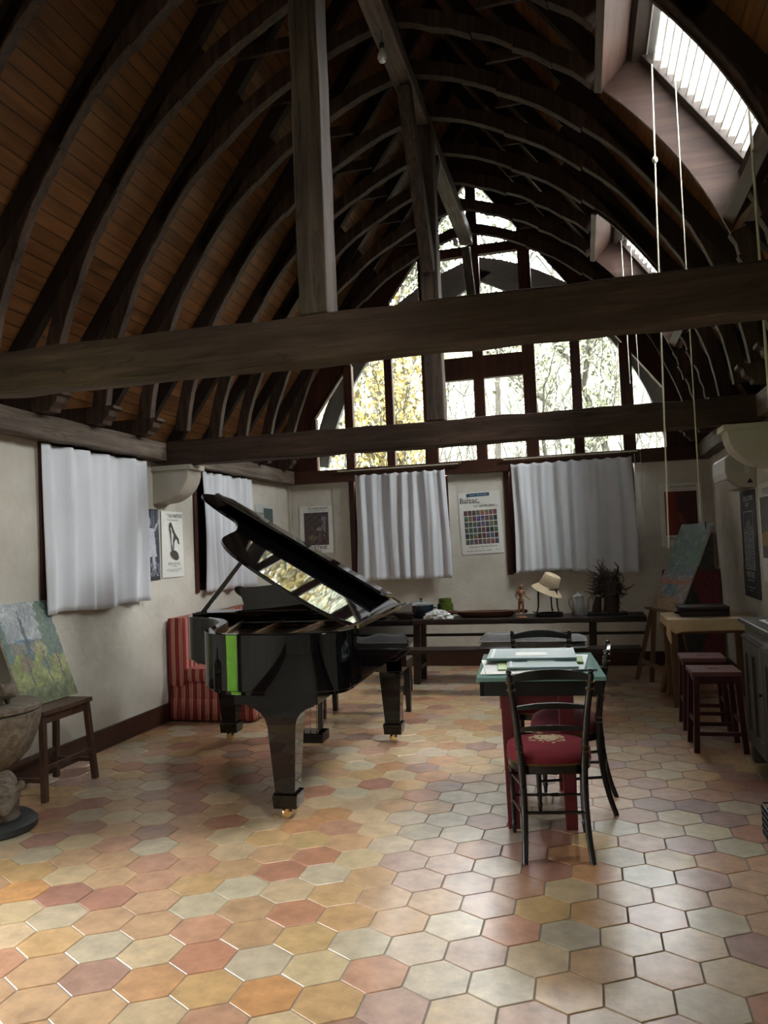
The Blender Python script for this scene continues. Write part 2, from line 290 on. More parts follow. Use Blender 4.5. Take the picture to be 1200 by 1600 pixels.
# ---------------------------------------------------------------- mesh helpers
class MB:
    def __init__(s): s.v = []; s.f = []; s.col = []; s.uv = []
    def add(s, vs, fs, col=None, uvs=None):
        k = len(s.v); s.v += [Vector(p) for p in vs]; s.f += [tuple(i+k for i in f) for f in fs]
        s.col += [col]*len(fs); s.uv += (uvs if uvs else [None]*len(fs))
        return s
    def box(s, c, d, rot=None, taper=None):
        hx, hy, hz = d[0]/2, d[1]/2, d[2]/2; t = taper or (1, 1)
        p = [Vector((x*hx*(t[0] if z > 0 else 1), y*hy*(t[1] if z > 0 else 1), z*hz)) for z in (-1, 1) for y in (-1, 1) for x in (-1, 1)]
        if rot: p = [rot @ q for q in p]
        s.add([q+Vector(c) for q in p], [(0, 2, 3, 1), (4, 5, 7, 6), (0, 1, 5, 4), (2, 6, 7, 3), (0, 4, 6, 2), (1, 3, 7, 5)]); return s
    def bx(s, x0, x1, y0, y1, z0, z1): return s.box(((x0+x1)/2, (y0+y1)/2, (z0+z1)/2), (abs(x1-x0), abs(y1-y0), abs(z1-z0)))
    def beam(s, a, b, w, h, up=(0, 0, 1), seg=1, jit=0.0, w2=None, h2=None, rnd=None):
        a = Vector(a); b = Vector(b); d = (b-a).normalized(); u = Vector(up); u = (u-d*u.dot(d)).normalized(); r = d.cross(u)
        rn = rnd or random; rings = []
        for i in range(seg+1):
            f = i/seg; p = a.lerp(b, f); ww = (w+(w2-w)*f if w2 is not None else w)/2; hh = (h+(h2-h)*f if h2 is not None else h)/2
            for sx_, sz_ in ((-1, -1), (1, -1), (1, 1), (-1, 1)):
                rings.append(p+r*(sx_*ww+rn.uniform(-jit, jit))+u*(sz_*hh+rn.uniform(-jit, jit)))
        fs = []
        for i in range(seg):
            for k in range(4): fs.append((i*4+k, i*4+(k+1) % 4, (i+1)*4+(k+1) % 4, (i+1)*4+k))
        fs += [(3, 2, 1, 0), tuple(seg*4+k for k in range(4))]
        s.add(rings, fs); return s
    def tube(s, pts, rad, n=8, cap=True, flat=None):
        pts = [Vector(p) for p in pts]; m = len(pts)
        rr = rad if isinstance(rad, (list, tuple)) else [rad]*m
        vs = []; ref = None
        for i, p in enumerate(pts):
            d = (pts[min(i+1, m-1)]-pts[max(i-1, 0)]).normalized()
            if ref is None: ref = d.orthogonal().normalized()
            ref = (ref-d*ref.dot(d)); ref = ref.normalized() if ref.length > 1e-6 else d.orthogonal().normalized()
            b = d.cross(ref)
            for k in range(n):
                a = 2*PI*k/n; vs.append(p+(ref*math.cos(a)+b*math.sin(a))*rr[i])
        fs = [(i*n+k, i*n+(k+1) % n, (i+1)*n+(k+1) % n, (i+1)*n+k) for i in range(m-1) for k in range(n)]
        if cap: fs += [tuple(range(n-1, -1, -1)), tuple((m-1)*n+k for k in range(n))]
        s.add(vs, fs); return s
    def lathe(s, prof, n=24, c=(0, 0, 0), sq=(1, 1), rot=None):
        vs = []; c = Vector(c)
        for r, z in prof:
            for k in range(n):
                a = 2*PI*k/n; p = Vector((r*math.cos(a)*sq[0], r*math.sin(a)*sq[1], z)); p = rot @ p if rot else p
                vs.append(p+c)
        m = len(prof); fs = [(i*n+k, i*n+(k+1) % n, (i+1)*n+(k+1) % n, (i+1)*n+k) for i in range(m-1) for k in range(n)]
        fs += [tuple(range(n-1, -1, -1)), tuple((m-1)*n+k for k in range(n))]
        s.add(vs, fs); return s
    def ell(s, c, r, rot=None, nu=12, nv=8):
        prof = [(math.sin(PI*(i+0.001)/(nv+0.002)), -math.cos(PI*i/nv)) for i in range(nv+1)]
        vs = []; c = Vector(c)
        for q, z in prof:
            for k in range(nu):
                a = 2*PI*k/nu; p = Vector((q*math.cos(a)*r[0], q*math.sin(a)*r[1], z*r[2])); p = rot @ p if rot else p
                vs.append(p+c)
        fs = [(i*nu+k, i*nu+(k+1) % nu, (i+1)*nu+(k+1) % nu, (i+1)*nu+k) for i in range(nv) for k in range(nu)]
        fs += [tuple(range(nu-1, -1, -1)), tuple(nv*nu+k for k in range(nu))]
        s.add(vs, fs); return s
    def prism(s, poly, ax, a0, a1):
        # poly in the two other axes, extruded along axis ax from a0 to a1
        def mk(p, a):
            q = list(p); q.insert(ax, a); return Vector(q)
        n = len(poly); vs = [mk(p, a0) for p in poly]+[mk(p, a1) for p in poly]
        fs = [tuple(range(n)), tuple(range(2*n-1, n-1, -1))]+[(i, i+n, (i+1) % n+n, (i+1) % n) for i in range(n)]
        s.add(vs, fs); return s
    def grid(s, fn, nu, nv, uvf=None, colf=None):
        k = len(s.v)
        for j in range(nv+1):
            for i in range(nu+1): s.v.append(Vector(fn(i/nu, j/nv)))
        for j in range(nv):
            for i in range(nu):
                s.f.append((k+j*(nu+1)+i, k+j*(nu+1)+i+1, k+(j+1)*(nu+1)+i+1, k+(j+1)*(nu+1)+i))
                s.col.append(colf((i+.5)/nu, (j+.5)/nv) if colf else None)
                s.uv.append([uvf(a/nu, b/nv) for a, b in ((i, j), (i+1, j), (i+1, j+1), (i, j+1))] if uvf else None)
        return s
    def build(s, name, m, parent=None, smooth=False, bevel=0.0, sub=0, solid=0.0, remesh=0.0, fix=True, loc=None, angle=40):
        me = bpy.data.meshes.new(name)
        if parent is not None:
            root = parent
            while root.parent is not None: root = root.parent
            off = Vector(root.location)
        elif loc is not None: off = Vector(loc)
        else:
            xs = [p.x for p in s.v]; ys = [p.y for p in s.v]; zs = [p.z for p in s.v]
            off = Vector(((min(xs)+max(xs))/2, (min(ys)+max(ys))/2, min(zs)))
        me.from_pydata([p-off for p in s.v], [], s.f)
        if any(c is not None for c in s.col):
            at = me.color_attributes.new('paint', 'FLOAT_COLOR', 'CORNER'); i = 0
            for p, c in zip(me.polygons, s.col):
                for li in p.loop_indices: at.data[li].color = (*(c or (0.5, 0.5, 0.5)), 1)
        if any(u is not None for u in s.uv):
            ul = me.uv_layers.new(name='UVMap')
            for p, u in zip(me.polygons, s.uv):
                if u:
                    for li, q in zip(p.loop_indices, u): ul.data[li].uv = q
        if fix:
            bm = bmesh.new(); bm.from_mesh(me); bmesh.ops.recalc_face_normals(bm, faces=bm.faces); bm.to_mesh(me); bm.free()
        me.materials.append(m)
        if smooth:
            for p in me.polygons: p.use_smooth = True
            try: me.set_sharp_from_angle(angle=R(angle))
            except Exception: pass
        o = bpy.data.objects.new(name, me); C.objects.link(o)
        if parent is not None: o.parent = parent
        else: o.location = off
        if remesh: q = o.modifiers.new('r', 'REMESH'); q.mode = 'VOXEL'; q.voxel_size = remesh; q.use_smooth_shade = True; q2 = o.modifiers.new('s', 'SMOOTH'); q2.iterations = 4
        if bevel: q = o.modifiers.new('b', 'BEVEL'); q.width = bevel; q.segments = 2; q.limit_method = 'ANGLE'; q.angle_limit = R(35)
        if solid: q = o.modifiers.new('t', 'SOLIDIFY'); q.thickness = solid; q.offset = 0
        if sub: q = o.modifiers.new('u', 'SUBSURF'); q.levels = sub; q.render_levels = sub
        return o
def tag(o, label=None, cat=None, group=None, kind=None):
    if label: o['label'] = label
    if cat: o['category'] = cat
    if group: o['group'] = group
    if kind: o['kind'] = kind
    return o
def thing(name, loc, label, cat, group=None):
    o = bpy.data.objects.new(name, None); C.objects.link(o); o.location = loc; o.empty_display_size = 0.1
    return tag(o, label, cat, group)
def struct(o, label=None): return tag(o, label, kind='structure')
def dup(root, loc=None, rotz=None, label=None, group=None, skip=()):
    def cp(o, par):
        c = o.copy(); C.objects.link(c)
        if par is not None: c.parent = par
        for ch in list(o.children): cp(ch, c)
        return c
    r = cp(root, None)
    if loc is not None: r.location = loc
    if rotz is not None: r.rotation_euler = (0, 0, rotz)
    if label: r['label'] = label
    if group: r['group'] = group
    return r
def text(mb, body, size, org, xd, yd, align='CENTER', col=None, squash=1.0):
    cu = bpy.data.curves.new('t', 'FONT'); cu.body = body; cu.size = 1; cu.align_x = align
    o = bpy.data.objects.new('t', cu); C.objects.link(o)
    dg = bpy.context.evaluated_depsgraph_get(); me = bpy.data.meshes.new_from_object(o.evaluated_get(dg))
    xd = Vector(xd); yd = Vector(yd); org = Vector(org); nrm = xd.cross(yd)
    mb.add([org+xd*v.co.x*size*squash+yd*v.co.y*size+nrm*0.0012 for v in me.vertices], [tuple(p.vertices) for p in me.polygons], col)
    bpy.data.objects.remove(o); bpy.data.curves.remove(cu); bpy.data.meshes.remove(me)
# ================================================================ the room
XL, XR, YB, YF = -3.74, 1.44, 9.49, -3.0
XC = (XL+XR)/2
# ---- floor of hexagonal terracotta tiles
S = 0.128
PAL = {'c': (0.60, 0.455, 0.275), 'y': (0.60, 0.39, 0.17), 'o': (0.56, 0.27, 0.12), 'O': (0.62, 0.29, 0.10), 'r': (0.47, 0.20, 0.12), 'p': (0.50, 0.25, 0.16),
       's': (0.55, 0.33, 0.18), 'm': (0.38, 0.20, 0.155), 'M': (0.30, 0.155, 0.135), 'g': (0.52, 0.46, 0.325), 'w': (0.60, 0.50, 0.37), 'k': (0.49, 0.33, 0.27), 'd': (0.38, 0.155, 0.115), 't': (0.55, 0.33, 0.14)}
ROWS = {-5: (-4, 'css'), -4: (-5, 'ssscpcmk'), -3: (-6, 'psmotOtkcpckr'), -2: (-7, 'cygcrgcpwwtcwrc'), -1: (-8, 'cgsspsygwkctscs'), 0: (-10, 'sOddsgsrtswpgccM'),
        1: (-11, 'yycsptgcysskytpgsc'), 2: (-13, 'scgssppsrgskkpcsss'), 3: (-13, 'gmcpgscsrckkwdogms'), 4: (-14, 'csmsmscyyswkprogyo'), 5: (-16, 'spdgccsrcopcgwwdypmg'), 6: (-15, 'sdssdscsocwwmwmgccrs'),
        7: (-10, 'ssccsswgwspcMs'), 8: (-9, 'rgcpggsksMMgs')}
rt = random.Random(5); fm = MB(); ca, sa = 0.99997563, -0.00698126
for r_ in range(-8, 52):
    for q_ in range(-60, 60):
        px, py = math.sqrt(3)*(q_+r_/2)*S-0.54759359, 1.5*r_*S+3.06738981
        cx, cy = ca*px+sa*py, -sa*px+ca*py
        if not (XL-0.15 < cx < XR+0.15 and YF-0.1 < cy < YB+0.15): continue
        k = None
        if r_ in ROWS:
            q0, st = ROWS[r_]; i = q_-q0
            if 0 <= i < len(st): k = st[i]
        if k is None: k = rt.choices('cyorpsmMgwkdt', weights=(16, 7, 6, 4, 9, 16, 5, 3, 9, 6, 6, 3, 7))[0]
        c = tuple(.80*a_+.20*b_ for a_, b_ in zip(PAL[k], (.57, .40, .25))); j = rt.uniform(0.94, 1.06); c = tuple(x*j*rt.uniform(0.97, 1.03) for x in c)
        tx, ty = rt.uniform(-.006, .006), rt.uniform(-.006, .006)
        def hexr(f, z, til=1): return [(cx+f*S*math.cos(R(60*a+30-0.4)), cy+f*S*math.sin(R(60*a+30-0.4)), z+til*(tx*f*S*math.cos(R(60*a+30))+ty*f*S*math.sin(R(60*a+30)))) for a in range(6)]
        vs = hexr(0.958, 0)+hexr(0.971, -0.0018)+hexr(0.977, -0.007, 0)
        fm.add(vs, [tuple(range(6))]+[(a, a+6, (a+1) % 6+6, (a+1) % 6) for a in range(6)]+[(a+6, a+12, (a+1) % 6+12, (a+1) % 6+6) for a in range(6)])
        fm.col[-13:] = [c]*13
fl = fm.build('floor', M['tile'], loc=(0, 0, 0)); struct(fl)
g_ = MB().bx(XL-.2, XR+.2, YF-.2, YB+.2, -0.12, -0.0045).build('floor', M['grout']); struct(g_)
# ---- walls
WT = 0.35
wl = MB()
wins_L = [(4.73, 6.05), (6.97, 8.36)]
ys = [YF, 1.9, 2.8]+[v for w_ in wins_L for v in w_]+[YB+.1]
for i in range(0, len(ys), 2): wl.bx(XL-WT, XL, ys[i], ys[i+1], 0, 2.40)
wl.bx(XL-WT, XL, 1.9, 2.8, 2.16, 2.40)
for a, b in wins_L: wl.bx(XL-WT, XL, a, b, 0, 1.14); wl.bx(XL-WT, XL, a, b, 2.36, 2.40)
struct(wl.build('wall_left', M['plaster']))
struct(MB().bx(XR, XR+WT, YF, YB+.1, 0, 2.40).build('wall_right', M['plaster']))
wins_B = [(-2.84, -1.60), (-0.86, 0.62)]
wb = MB(); xs = [XL]+[v for w_ in wins_B for v in w_]+[XR]
for i in range(0, len(xs), 2): wb.bx(xs[i], xs[i+1], YB, YB+.25, 0, 2.36)
for a, b in wins_B: wb.bx(a, b, YB, YB+.25, 0, 1.12)
struct(wb.build('wall_back', M['plaster']))
wf = MB().bx(XL, XR, YF-.25, YF, 0, 2.4)
wf.prism([(XL-WT, 2.4), (XR+WT, 2.4), (XC, 6.85)], 1, YF-.25, YF)
struct(wf.build('wall_front', M['plaster']))
# wall tops (eaves) in dark wood
for sd in (-1, 1):
    xw = XL if sd < 0 else XR
    struct(MB().bx(xw, xw+sd*(WT+.25), YF, YB+.9, 2.40, 2.46).build('trim_1' if sd < 0 else 'trim_2', M['rafter']))
# windows with shutters behind the curtains
def win_x(n, x, y0, y1, z0, z1):
    fr = MB()
    for a in (y0+.04, y1-.04, (y0+y1)/2): fr.bx(x-.17, x-.06, a-.04, a+.04, z0, z1)
    for z in (z0+.04, z1-.04, z0+.42, z0+.8): fr.bx(x-.165, x-.065, y0, y1, z-.03, z+.03)
    fr.bx(x-.06, x+.025, y0-.005, y0+.055, z0, z1)
    o = fr.build(n, M['sash'], bevel=.004); struct(o)
    MB().bx(x-.2, x-.17, y0, y1, z0, z1).build('shutter', M['shutter'], o)
def par(o, child): child.location -= o.location; child.parent = o
def win_setting(n, build):
    pass
o = thing('window_1', (XL, wins_L[0][0], 1.14), None, None); struct(o)
def sidewin(o, x, y0, y1, z0, z1):
    fr = MB()
    for a in (y0+.04, y1-.04, (y0+y1)/2): fr.bx(x-.17, x-.06, a-.04, a+.04, z0, z1)
    for z in (z0+.04, z1-.04, z0+.42, z0+.8): fr.bx(x-.165, x-.065, y0+.08, y1-.08, z-.03, z+.03)
    fr.build('window_frame', M['sash'], o)
    MB().bx(x-.075, x+.022, y0-.04, y0+.02, z0-.02, z1+.02).build('window_jamb', M['sash'], o, bevel=.004)
    MB().bx(x-.2, x-.175, y0, y1, z0, z1).build('shutter', M['shutter'], o)
sidewin(o, XL, 4.73, 6.05, 1.14, 2.36)
o = thing('window_2', (XL, wins_L[1][0], 1.14), None, None); struct(o); sidewin(o, XL, 6.97, 8.36, 1.14, 2.36)
for n, (a, b) in zip(('window_3', 'window_4'), wins_B):
    o = thing(n, (a, YB, 1.12), None, None); struct(o); fr = MB()
    for x in (a+.04, b-.04, (a+b)/2): fr.bx(x-.04, x+.04, YB+.06, YB+.15, 1.12, 2.36)
    for z in (1.16, 2.32, 1.55, 1.95): fr.bx(a, b, YB+.065, YB+.145, z-.03, z+.03)
    fr.build('window_frame', M['sash'], o)
    MB().bx(a-.05, a+.02, YB-.02, YB+.1, 1.10, 2.36).build('window_jamb', M['sash'], o, bevel=.004)
    MB().bx(a, b, YB+.16, YB+.18, 1.12, 2.36).build('shutter', M['shutter'], o)
# skirting
struct(MB().bx(XL, XL+.022, YF, YB, 0, .165).build('baseboard_left', M['skirting'], bevel=.006))
struct(MB().bx(XR-.022, XR, YF, YB, 0, .165).build('baseboard_right', M['skirting'], bevel=.006))
struct(MB().bx(XL+.022, XR-.022, YB-.022, YB, 0, .165).build('baseboard_back', M['skirting'], bevel=.006))
# glazed garden door in the left wall, just outside the frame
o = thing('door_1', (XL, 2.35, 0), None, None); struct(o); fr = MB()
for y in (1.94, 2.76): fr.bx(XL-.15, XL-.08, y-.04, y+.04, 0, 2.16)
for z in (.06, 1.05, 2.11): fr.bx(XL-.148, XL-.082, 1.98, 2.72, z-.05, z+.05)
fr.build('door_frame', M['sash'], o); MB().bx(XL-.12, XL-.115, 1.95, 2.75, .1, 2.08).build('door_pane', M['glass'], o)
# ---- roof
NX, NZ = math.sin(SLOPE), math.cos(SLOPE)          # outward normal of the right slope
def sl(side, d, z):                                  # x on a plane parallel to the slope
    x = (d-NZ*(z-2.2))/NX-1.85
    return x if side > 0 else 2*XC-x
RIDGE = 2.2+(3.20-NX*0.70)/NZ
def roof(side, name, holes):
    # local frame: X down the slope, Y along the room, Z outward
    L = (RIDGE-2.42)/math.sin(SLOPE)
    z2s = lambda z: (RIDGE-z)/math.sin(SLOPE)
    m = MB(); ycuts = sorted(set([YF-.2, YB+.75]+[v for h in holes for v in h[:2]]))
    for a, b in zip(ycuts[:-1], ycuts[1:]):
        h = [h for h in holes if h[0] <= a < h[1]]
        segs = [(0, L)] if not h else [(0, z2s(h[0][3])), (z2s(h[0][2]), L)]
        for s0, s1 in segs: m.bx(s0, s1, a, b, 0, .03)
    o = m.build(name, M['boards'], loc=(0, 0, 0)); struct(o)
    ex = Vector((math.cos(SLOPE)*side, 0, -math.sin(SLOPE))); ez = Vector((NX*side, 0, NZ)); ey = Vector((0, 1, 0))
    # keep the object's own frame right-handed for both sides
    Mx = Matrix((ex, ey, ez)).transposed().to_4x4(); Mx.translation = Vector((XC, 0, RIDGE)); o.matrix_world = Mx
    m2 = MB()
    for a, b in zip(ycuts[:-1], ycuts[1:]):
        h = [h for h in holes if h[0] <= a < h[1]]
        segs = [(-.05, L+.5)] if not h else [(-.05, z2s(h[0][3])), (z2s(h[0][2]), L+.5)]
        for s0, s1 in segs: m2.bx(s0, s1, a, b, .04, .16)
    o2 = m2.build('ceiling' if side > 0 else 'ceiling', M['thatch'], loc=(0, 0, 0)); struct(o2); o2.matrix_world = Mx
H_R = [(a, b, 3.66, 4.62) for a, b in SKY_WIN]
roof(1, 'ceiling', H_R)
roof(-1, 'ceiling', [(a, b, 3.52, 4.52) for a, b in LSKY])
# ---- wall plates
def plate(side):
    x0, x1 = (XL-.25, -3.60) if side < 0 else (1.30, XR+.25)
    a, b = ((x0+x1)/2, 2.44), None
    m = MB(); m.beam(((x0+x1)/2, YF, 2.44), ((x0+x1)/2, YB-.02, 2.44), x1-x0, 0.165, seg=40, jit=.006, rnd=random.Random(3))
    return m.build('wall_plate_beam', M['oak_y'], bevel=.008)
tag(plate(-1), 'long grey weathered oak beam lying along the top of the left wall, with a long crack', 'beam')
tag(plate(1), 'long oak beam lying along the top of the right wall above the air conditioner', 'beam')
# ---- tie beams
def tie(y0, y1, lab):
    ZB = 2.44 if y0 < 4 else 2.42
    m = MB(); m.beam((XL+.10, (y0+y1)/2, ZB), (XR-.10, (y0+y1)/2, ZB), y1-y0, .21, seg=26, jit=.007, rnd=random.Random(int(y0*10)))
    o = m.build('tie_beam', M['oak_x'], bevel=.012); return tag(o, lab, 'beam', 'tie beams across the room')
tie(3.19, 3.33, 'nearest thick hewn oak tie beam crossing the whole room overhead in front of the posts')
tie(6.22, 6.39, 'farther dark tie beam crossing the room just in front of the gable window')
# posts
def post(name, x, y, z0, z1, wx, wy, lab):
    m = MB(); m.beam((x, y, z0), (x-.01, y, z1), wx, wy, up=(0, 1, 0), seg=14, jit=.003, rnd=random.Random(int(y*7)))
    return m.build(name, M['oak_z'], bevel=.01)
tag(post('king_post', -1.105, 3.27, 2.545, 5.6, .137, .15, ''), 'square hewn oak post standing on the nearest tie beam', 'post', 'roof posts')
kp = thing('king_post', (-1.13, 6.30, 2.53), 'slimmer dark oak post with slanting braces standing on the farther tie beam', 'post', 'roof posts')
m = MB(); m.beam((-1.13, 6.30, 2.525), (-1.13, 6.30, 5.025), .15, .15, up=(0, 1, 0), seg=10, jit=.003); m.build('post', M['oak_z'], kp, bevel=.01)
m = MB(); m.beam((-1.13, 6.24, 3.78), (-1.15, 5.62, 5.01), .10, .13, seg=4, jit=.003); m.build('brace', M['oak_z'], kp, bevel=.006)
m = MB(); m.beam((-1.13, 6.37, 4.42), (-1.13, 6.80, 5.0), .08, .09, seg=2); m.build('brace', M['oak_z'], kp, bevel=.006)
# collar purlin under the arches
pu = MB(); pu.beam((-1.16, 3.36, 5.10), (-1.16, 8.98, 5.10), .145, .14, seg=20, jit=.004)
tag(pu.build('ridge_purlin', M['oak_y'], bevel=.008), 'long horizontal beam running under the crowns of the arches towards the gable', 'beam')
br = MB(); br.beam((-1.17, 8.93, 4.99), (-1.13, 9.36, 3.9), .10, .10, up=(1, 0, 0), seg=4, jit=.002)
tag(br.build('gable_brace', M['oak_z'], bevel=.006), 'steep brace from the end of the long roof beam down to the gable mullion', 'brace')
# ---- roof arches
ARC_R = 3.06
def arc_pt(side, th, r):                             # th = angle above horizontal from the opposite-side centre
    x = XC-0.70+r*math.cos(th); z = 2.2+r*math.sin(th)
    return (x if side > 0 else 2*XC-x, z)
TH0 = math.asin((2.64-2.2)/ARC_R); TH1 = math.acos(0.70/ARC_R)
def arch_half(side, th0, th1, seed):
    m = MB(); rn = random.Random(seed); nseg = 5; y0 = 0
    cuts = [th0+(th1-th0)*i/nseg for i in range(nseg+1)]
    for i in range(nseg):
        off = rn.uniform(-.012, .012); yo = 0.004*(i % 2); n = 4
        a, b = cuts[i], cuts[i+1]
        inn, out = [], []
        for k in range(n+1):
            t = a+(b-a)*k/n; bow = -0.010*math.sin(PI*k/n)*0
            r0 = ARC_R+off+0.006*math.cos(PI*(k/n-.5)*2); inn.append(arc_pt(side, t, r0)); out.append(arc_pt(side, t, ARC_R+.115))
        if i == nseg-1 and th1 == TH1:               # meet at the crown
            inn[-1] = (XC, inn[-1][1]); out[-1] = (XC, 2.2+math.sqrt((ARC_R+.115)**2-.49))
        poly = inn+out[::-1]
        m.prism(poly, 1, y0+yo, y0+.072+yo)
    return m
ARCH_Y = [-2.2, -1.6, -1.0, -.4, .2, .8, 1.45, 2.05, 2.67, 3.30, 3.93, 4.52, 5.12, 5.74, 6.36, 7.0, 7.62, 8.27, 8.95]
def arch_parts(root, cutR=False, feet=True):
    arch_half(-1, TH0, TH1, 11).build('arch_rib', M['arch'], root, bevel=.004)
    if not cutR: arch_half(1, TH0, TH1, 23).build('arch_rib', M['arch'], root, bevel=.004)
    else:
        a1 = math.acos((0.2+1.85)/ARC_R); a0 = math.acos((0.98+1.85)/ARC_R)
        arch_half(1, TH0, a0, 23).build('arch_rib', M['arch'], root, bevel=.004)
        arch_half(1, a1, TH1, 29).build('arch_rib', M['arch'], root, bevel=.004)
    for side in (-1, 1):
        segs = [(2.55, RIDGE-.05)]
        if cutR and side > 0: segs = [(2.55, 3.42), (4.62, RIDGE-.05)]
        for z0, z1 in segs:
            m = MB(); poly = [(sl(side, 3.075, z0), z0), (sl(side, 3.075, z1), z1), (sl(side, 3.195, z1), z1), (sl(side, 3.195, z0), z0)]
            m.prism(poly, 1, 0.0, .065); m.build('rafter', M['rafter'], root)
        # solid infill between the arch and its rafter above the point where they part
        ths = [math.asin((z-2.2)/(ARC_R+.10)) for z in (4.42, 4.52, 4.62, 4.72, 4.80)]
        if not (cutR and side > 0):
            m = MB(); m.prism([arc_pt(side, t, ARC_R+.10) for t in ths]+[(sl(side, 3.09, 4.90), 4.90), (sl(side, 3.09, 4.42), 4.42)], 1, .012, .05); m.build('infill_board', M['rafter'], root)
        m = MB(); x0, x1 = XC+side*.62, XC+side*1.42
        m.prism([(x0, 5.12), (x1, 5.12), (x1, 5.21), (x0+side*.06, 5.21)], 1, -.03, .0); m.build('collar_stub', M['arch'], root, bevel=.003)
        if feet:
            xt = XC+side*2.24; xw = XC+side*2.85
            prof = [(xt, 2.66), (xt, 2.635), (xt+side*.035, 2.625), (xt+side*.045, 2.585), (xt+side*.09, 2.552), (xt+side*.10, 2.526), (xw, 2.526), (xw, 2.66)]
            m = MB(); m.prism(prof, 1, -.02, .10); m.build('sole_piece', M['arch'], root, bevel=.003)
protos = {}
ordn = {8.95: 'nearest the gable window', 8.27: 'second from the gable window', 7.62: 'third from the gable, cut by the far roof window', 7.0: 'just behind the farther tie beam',
        6.36: 'standing on the farther tie beam', 5.74: 'first in front of the farther tie beam', 5.12: 'against the far side of the large roof window', 4.52: 'cut through by the large roof window',
        3.93: 'against the near side of the large roof window', 3.30: 'directly above the nearest tie beam', 2.67: 'nearest the camera in the frame at upper left'}
def mk_arch(y, cut, feet):
    key = (cut, feet)
    if key not in protos:
        r = thing('roof_arch', (0, 0, 0), 'x', 'arch', 'curved roof arches'); arch_parts(r, cut, feet); r.location = (0, y, 0); protos[key] = r; o = r
    else: o = dup(protos[key], (0, y, 0))
    o['label'] = 'curved oak roof arch and rafters, '+ordn.get(y, 'behind the camera'); return o
for y in ARCH_Y:
    cut = any(a < y < b for a, b in SKY_WIN)
    if y in (-1.0, -.4, .2) : continue
    mk_arch(y, cut, y not in (3.30, 6.36))
# ---- roof windows on the right slope
def roofwin(y0, y1, lab, blind=True):
    r = thing('roof_window', (XC+2.0, (y0+y1)/2, 3.45), lab, 'skylight', 'roof windows in the right slope')
    xt, xb = 0.24, 0.985; zt, zb = 4.45, 3.44
    # far and near cheeks in the plane of the arches, between arch and window
    for yy in (y1-.02, y0):
        m = MB(); pts = [arc_pt(1, t, ARC_R-.005) for t in [math.acos((xb+1.85)/ARC_R)+(math.acos((xt+1.85)/ARC_R)-math.acos((xb+1.85)/ARC_R))*k/8 for k in range(9)]]
        out = [(sl(1, 3.30, 4.66), 4.66), (sl(1, 3.30, 3.66), 3.66)]
        m.prism(pts+out, 1, yy, yy+.02); m.build('reveal_panel', M['cheekwood'], r)
    m = MB(); m.beam((xt+.0, y0, zt+.02), (xt+.0, y1, zt+.02), .045, .001); m.v = []; m.f = []; m.col = []; m.uv = []
    m.prism([(xt-.025, 4.40), (xt+.02, 4.385), (sl(1, 3.30, 4.62), 4.62), (sl(1, 3.30, 4.665), 4.665)], 1, y0, y1); m.build('head_panel', M['panelwood'], r, bevel=.003)
    m = MB(); m.prism([(xb-.045, 3.455), (xb+.01, 3.40), (sl(1, 3.30, 3.62), 3.62), (sl(1, 3.30, 3.67), 3.67)], 1, y0, y1); m.build('sill_panel', M['panelwood'], r, bevel=.003)
    # sash frame in the slope plane
    def P2(z, d): return (sl(1, d, z), z)
    fr = MB(); zt_, zb_ = 4.63, 3.64
    for a, b in ((zt_-.09, zt_), (zb_, zb_+.09)):
        fr.prism([P2(a, 3.24), P2(b, 3.24), P2(b, 3.38), P2(a, 3.38)], 1, y0+.02, y1-.02)
    for a, b in ((y0+.0, y0+.07), (y1-.09, y1-.02)):
        fr.prism([P2(zb_+.09, 3.28), P2(zt_-.09, 3.28), P2(zt_-.09, 3.38), P2(zb_+.09, 3.38)], 1, a, b)
    fr.build('sash_frame', M['shutter'], r, bevel=.004)
    MB().prism([P2(zb_+.05, 3.352), P2(zt_-.05, 3.352), P2(zt_-.05, 3.358), P2(zb_+.05, 3.358)], 1, y0+.05, y1-.05).build('pane', M['glass'], r)
    if blind:
        n = 34; m = MB(); A = Vector((sl(1, 3.325, zb_+.07), 0, zb_+.07)); B = Vector((sl(1, 3.325, zt_-.06), 0, zt_-.06)); nn = Vector((-NX, 0, -NZ))
        def f(u, v):
            i = u*n; k = .018*(1 if int(round(i)) % 2 else -1)
            p = A.lerp(B, u)+nn*k; return (p.x, y0+.075+(y1-y0-.15)*v, p.z)
        m.grid(f, n, 1); bl_ = m.build('pleated_blind', M['blind'], r, fix=False)
        m = MB()  # opaque grey bars added on the folds, standing in for their shading lines
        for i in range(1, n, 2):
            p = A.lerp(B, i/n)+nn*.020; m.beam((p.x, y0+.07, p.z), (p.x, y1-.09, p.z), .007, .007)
        m.build('pleat_shade_bar', M['plastic2'], bl_)
    return r
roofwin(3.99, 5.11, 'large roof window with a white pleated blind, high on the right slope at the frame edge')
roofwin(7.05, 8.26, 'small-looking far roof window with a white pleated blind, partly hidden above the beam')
for y0, y1 in SKY_WIN[2:]: roofwin(y0, y1, 'roof window behind the camera', blind=False)
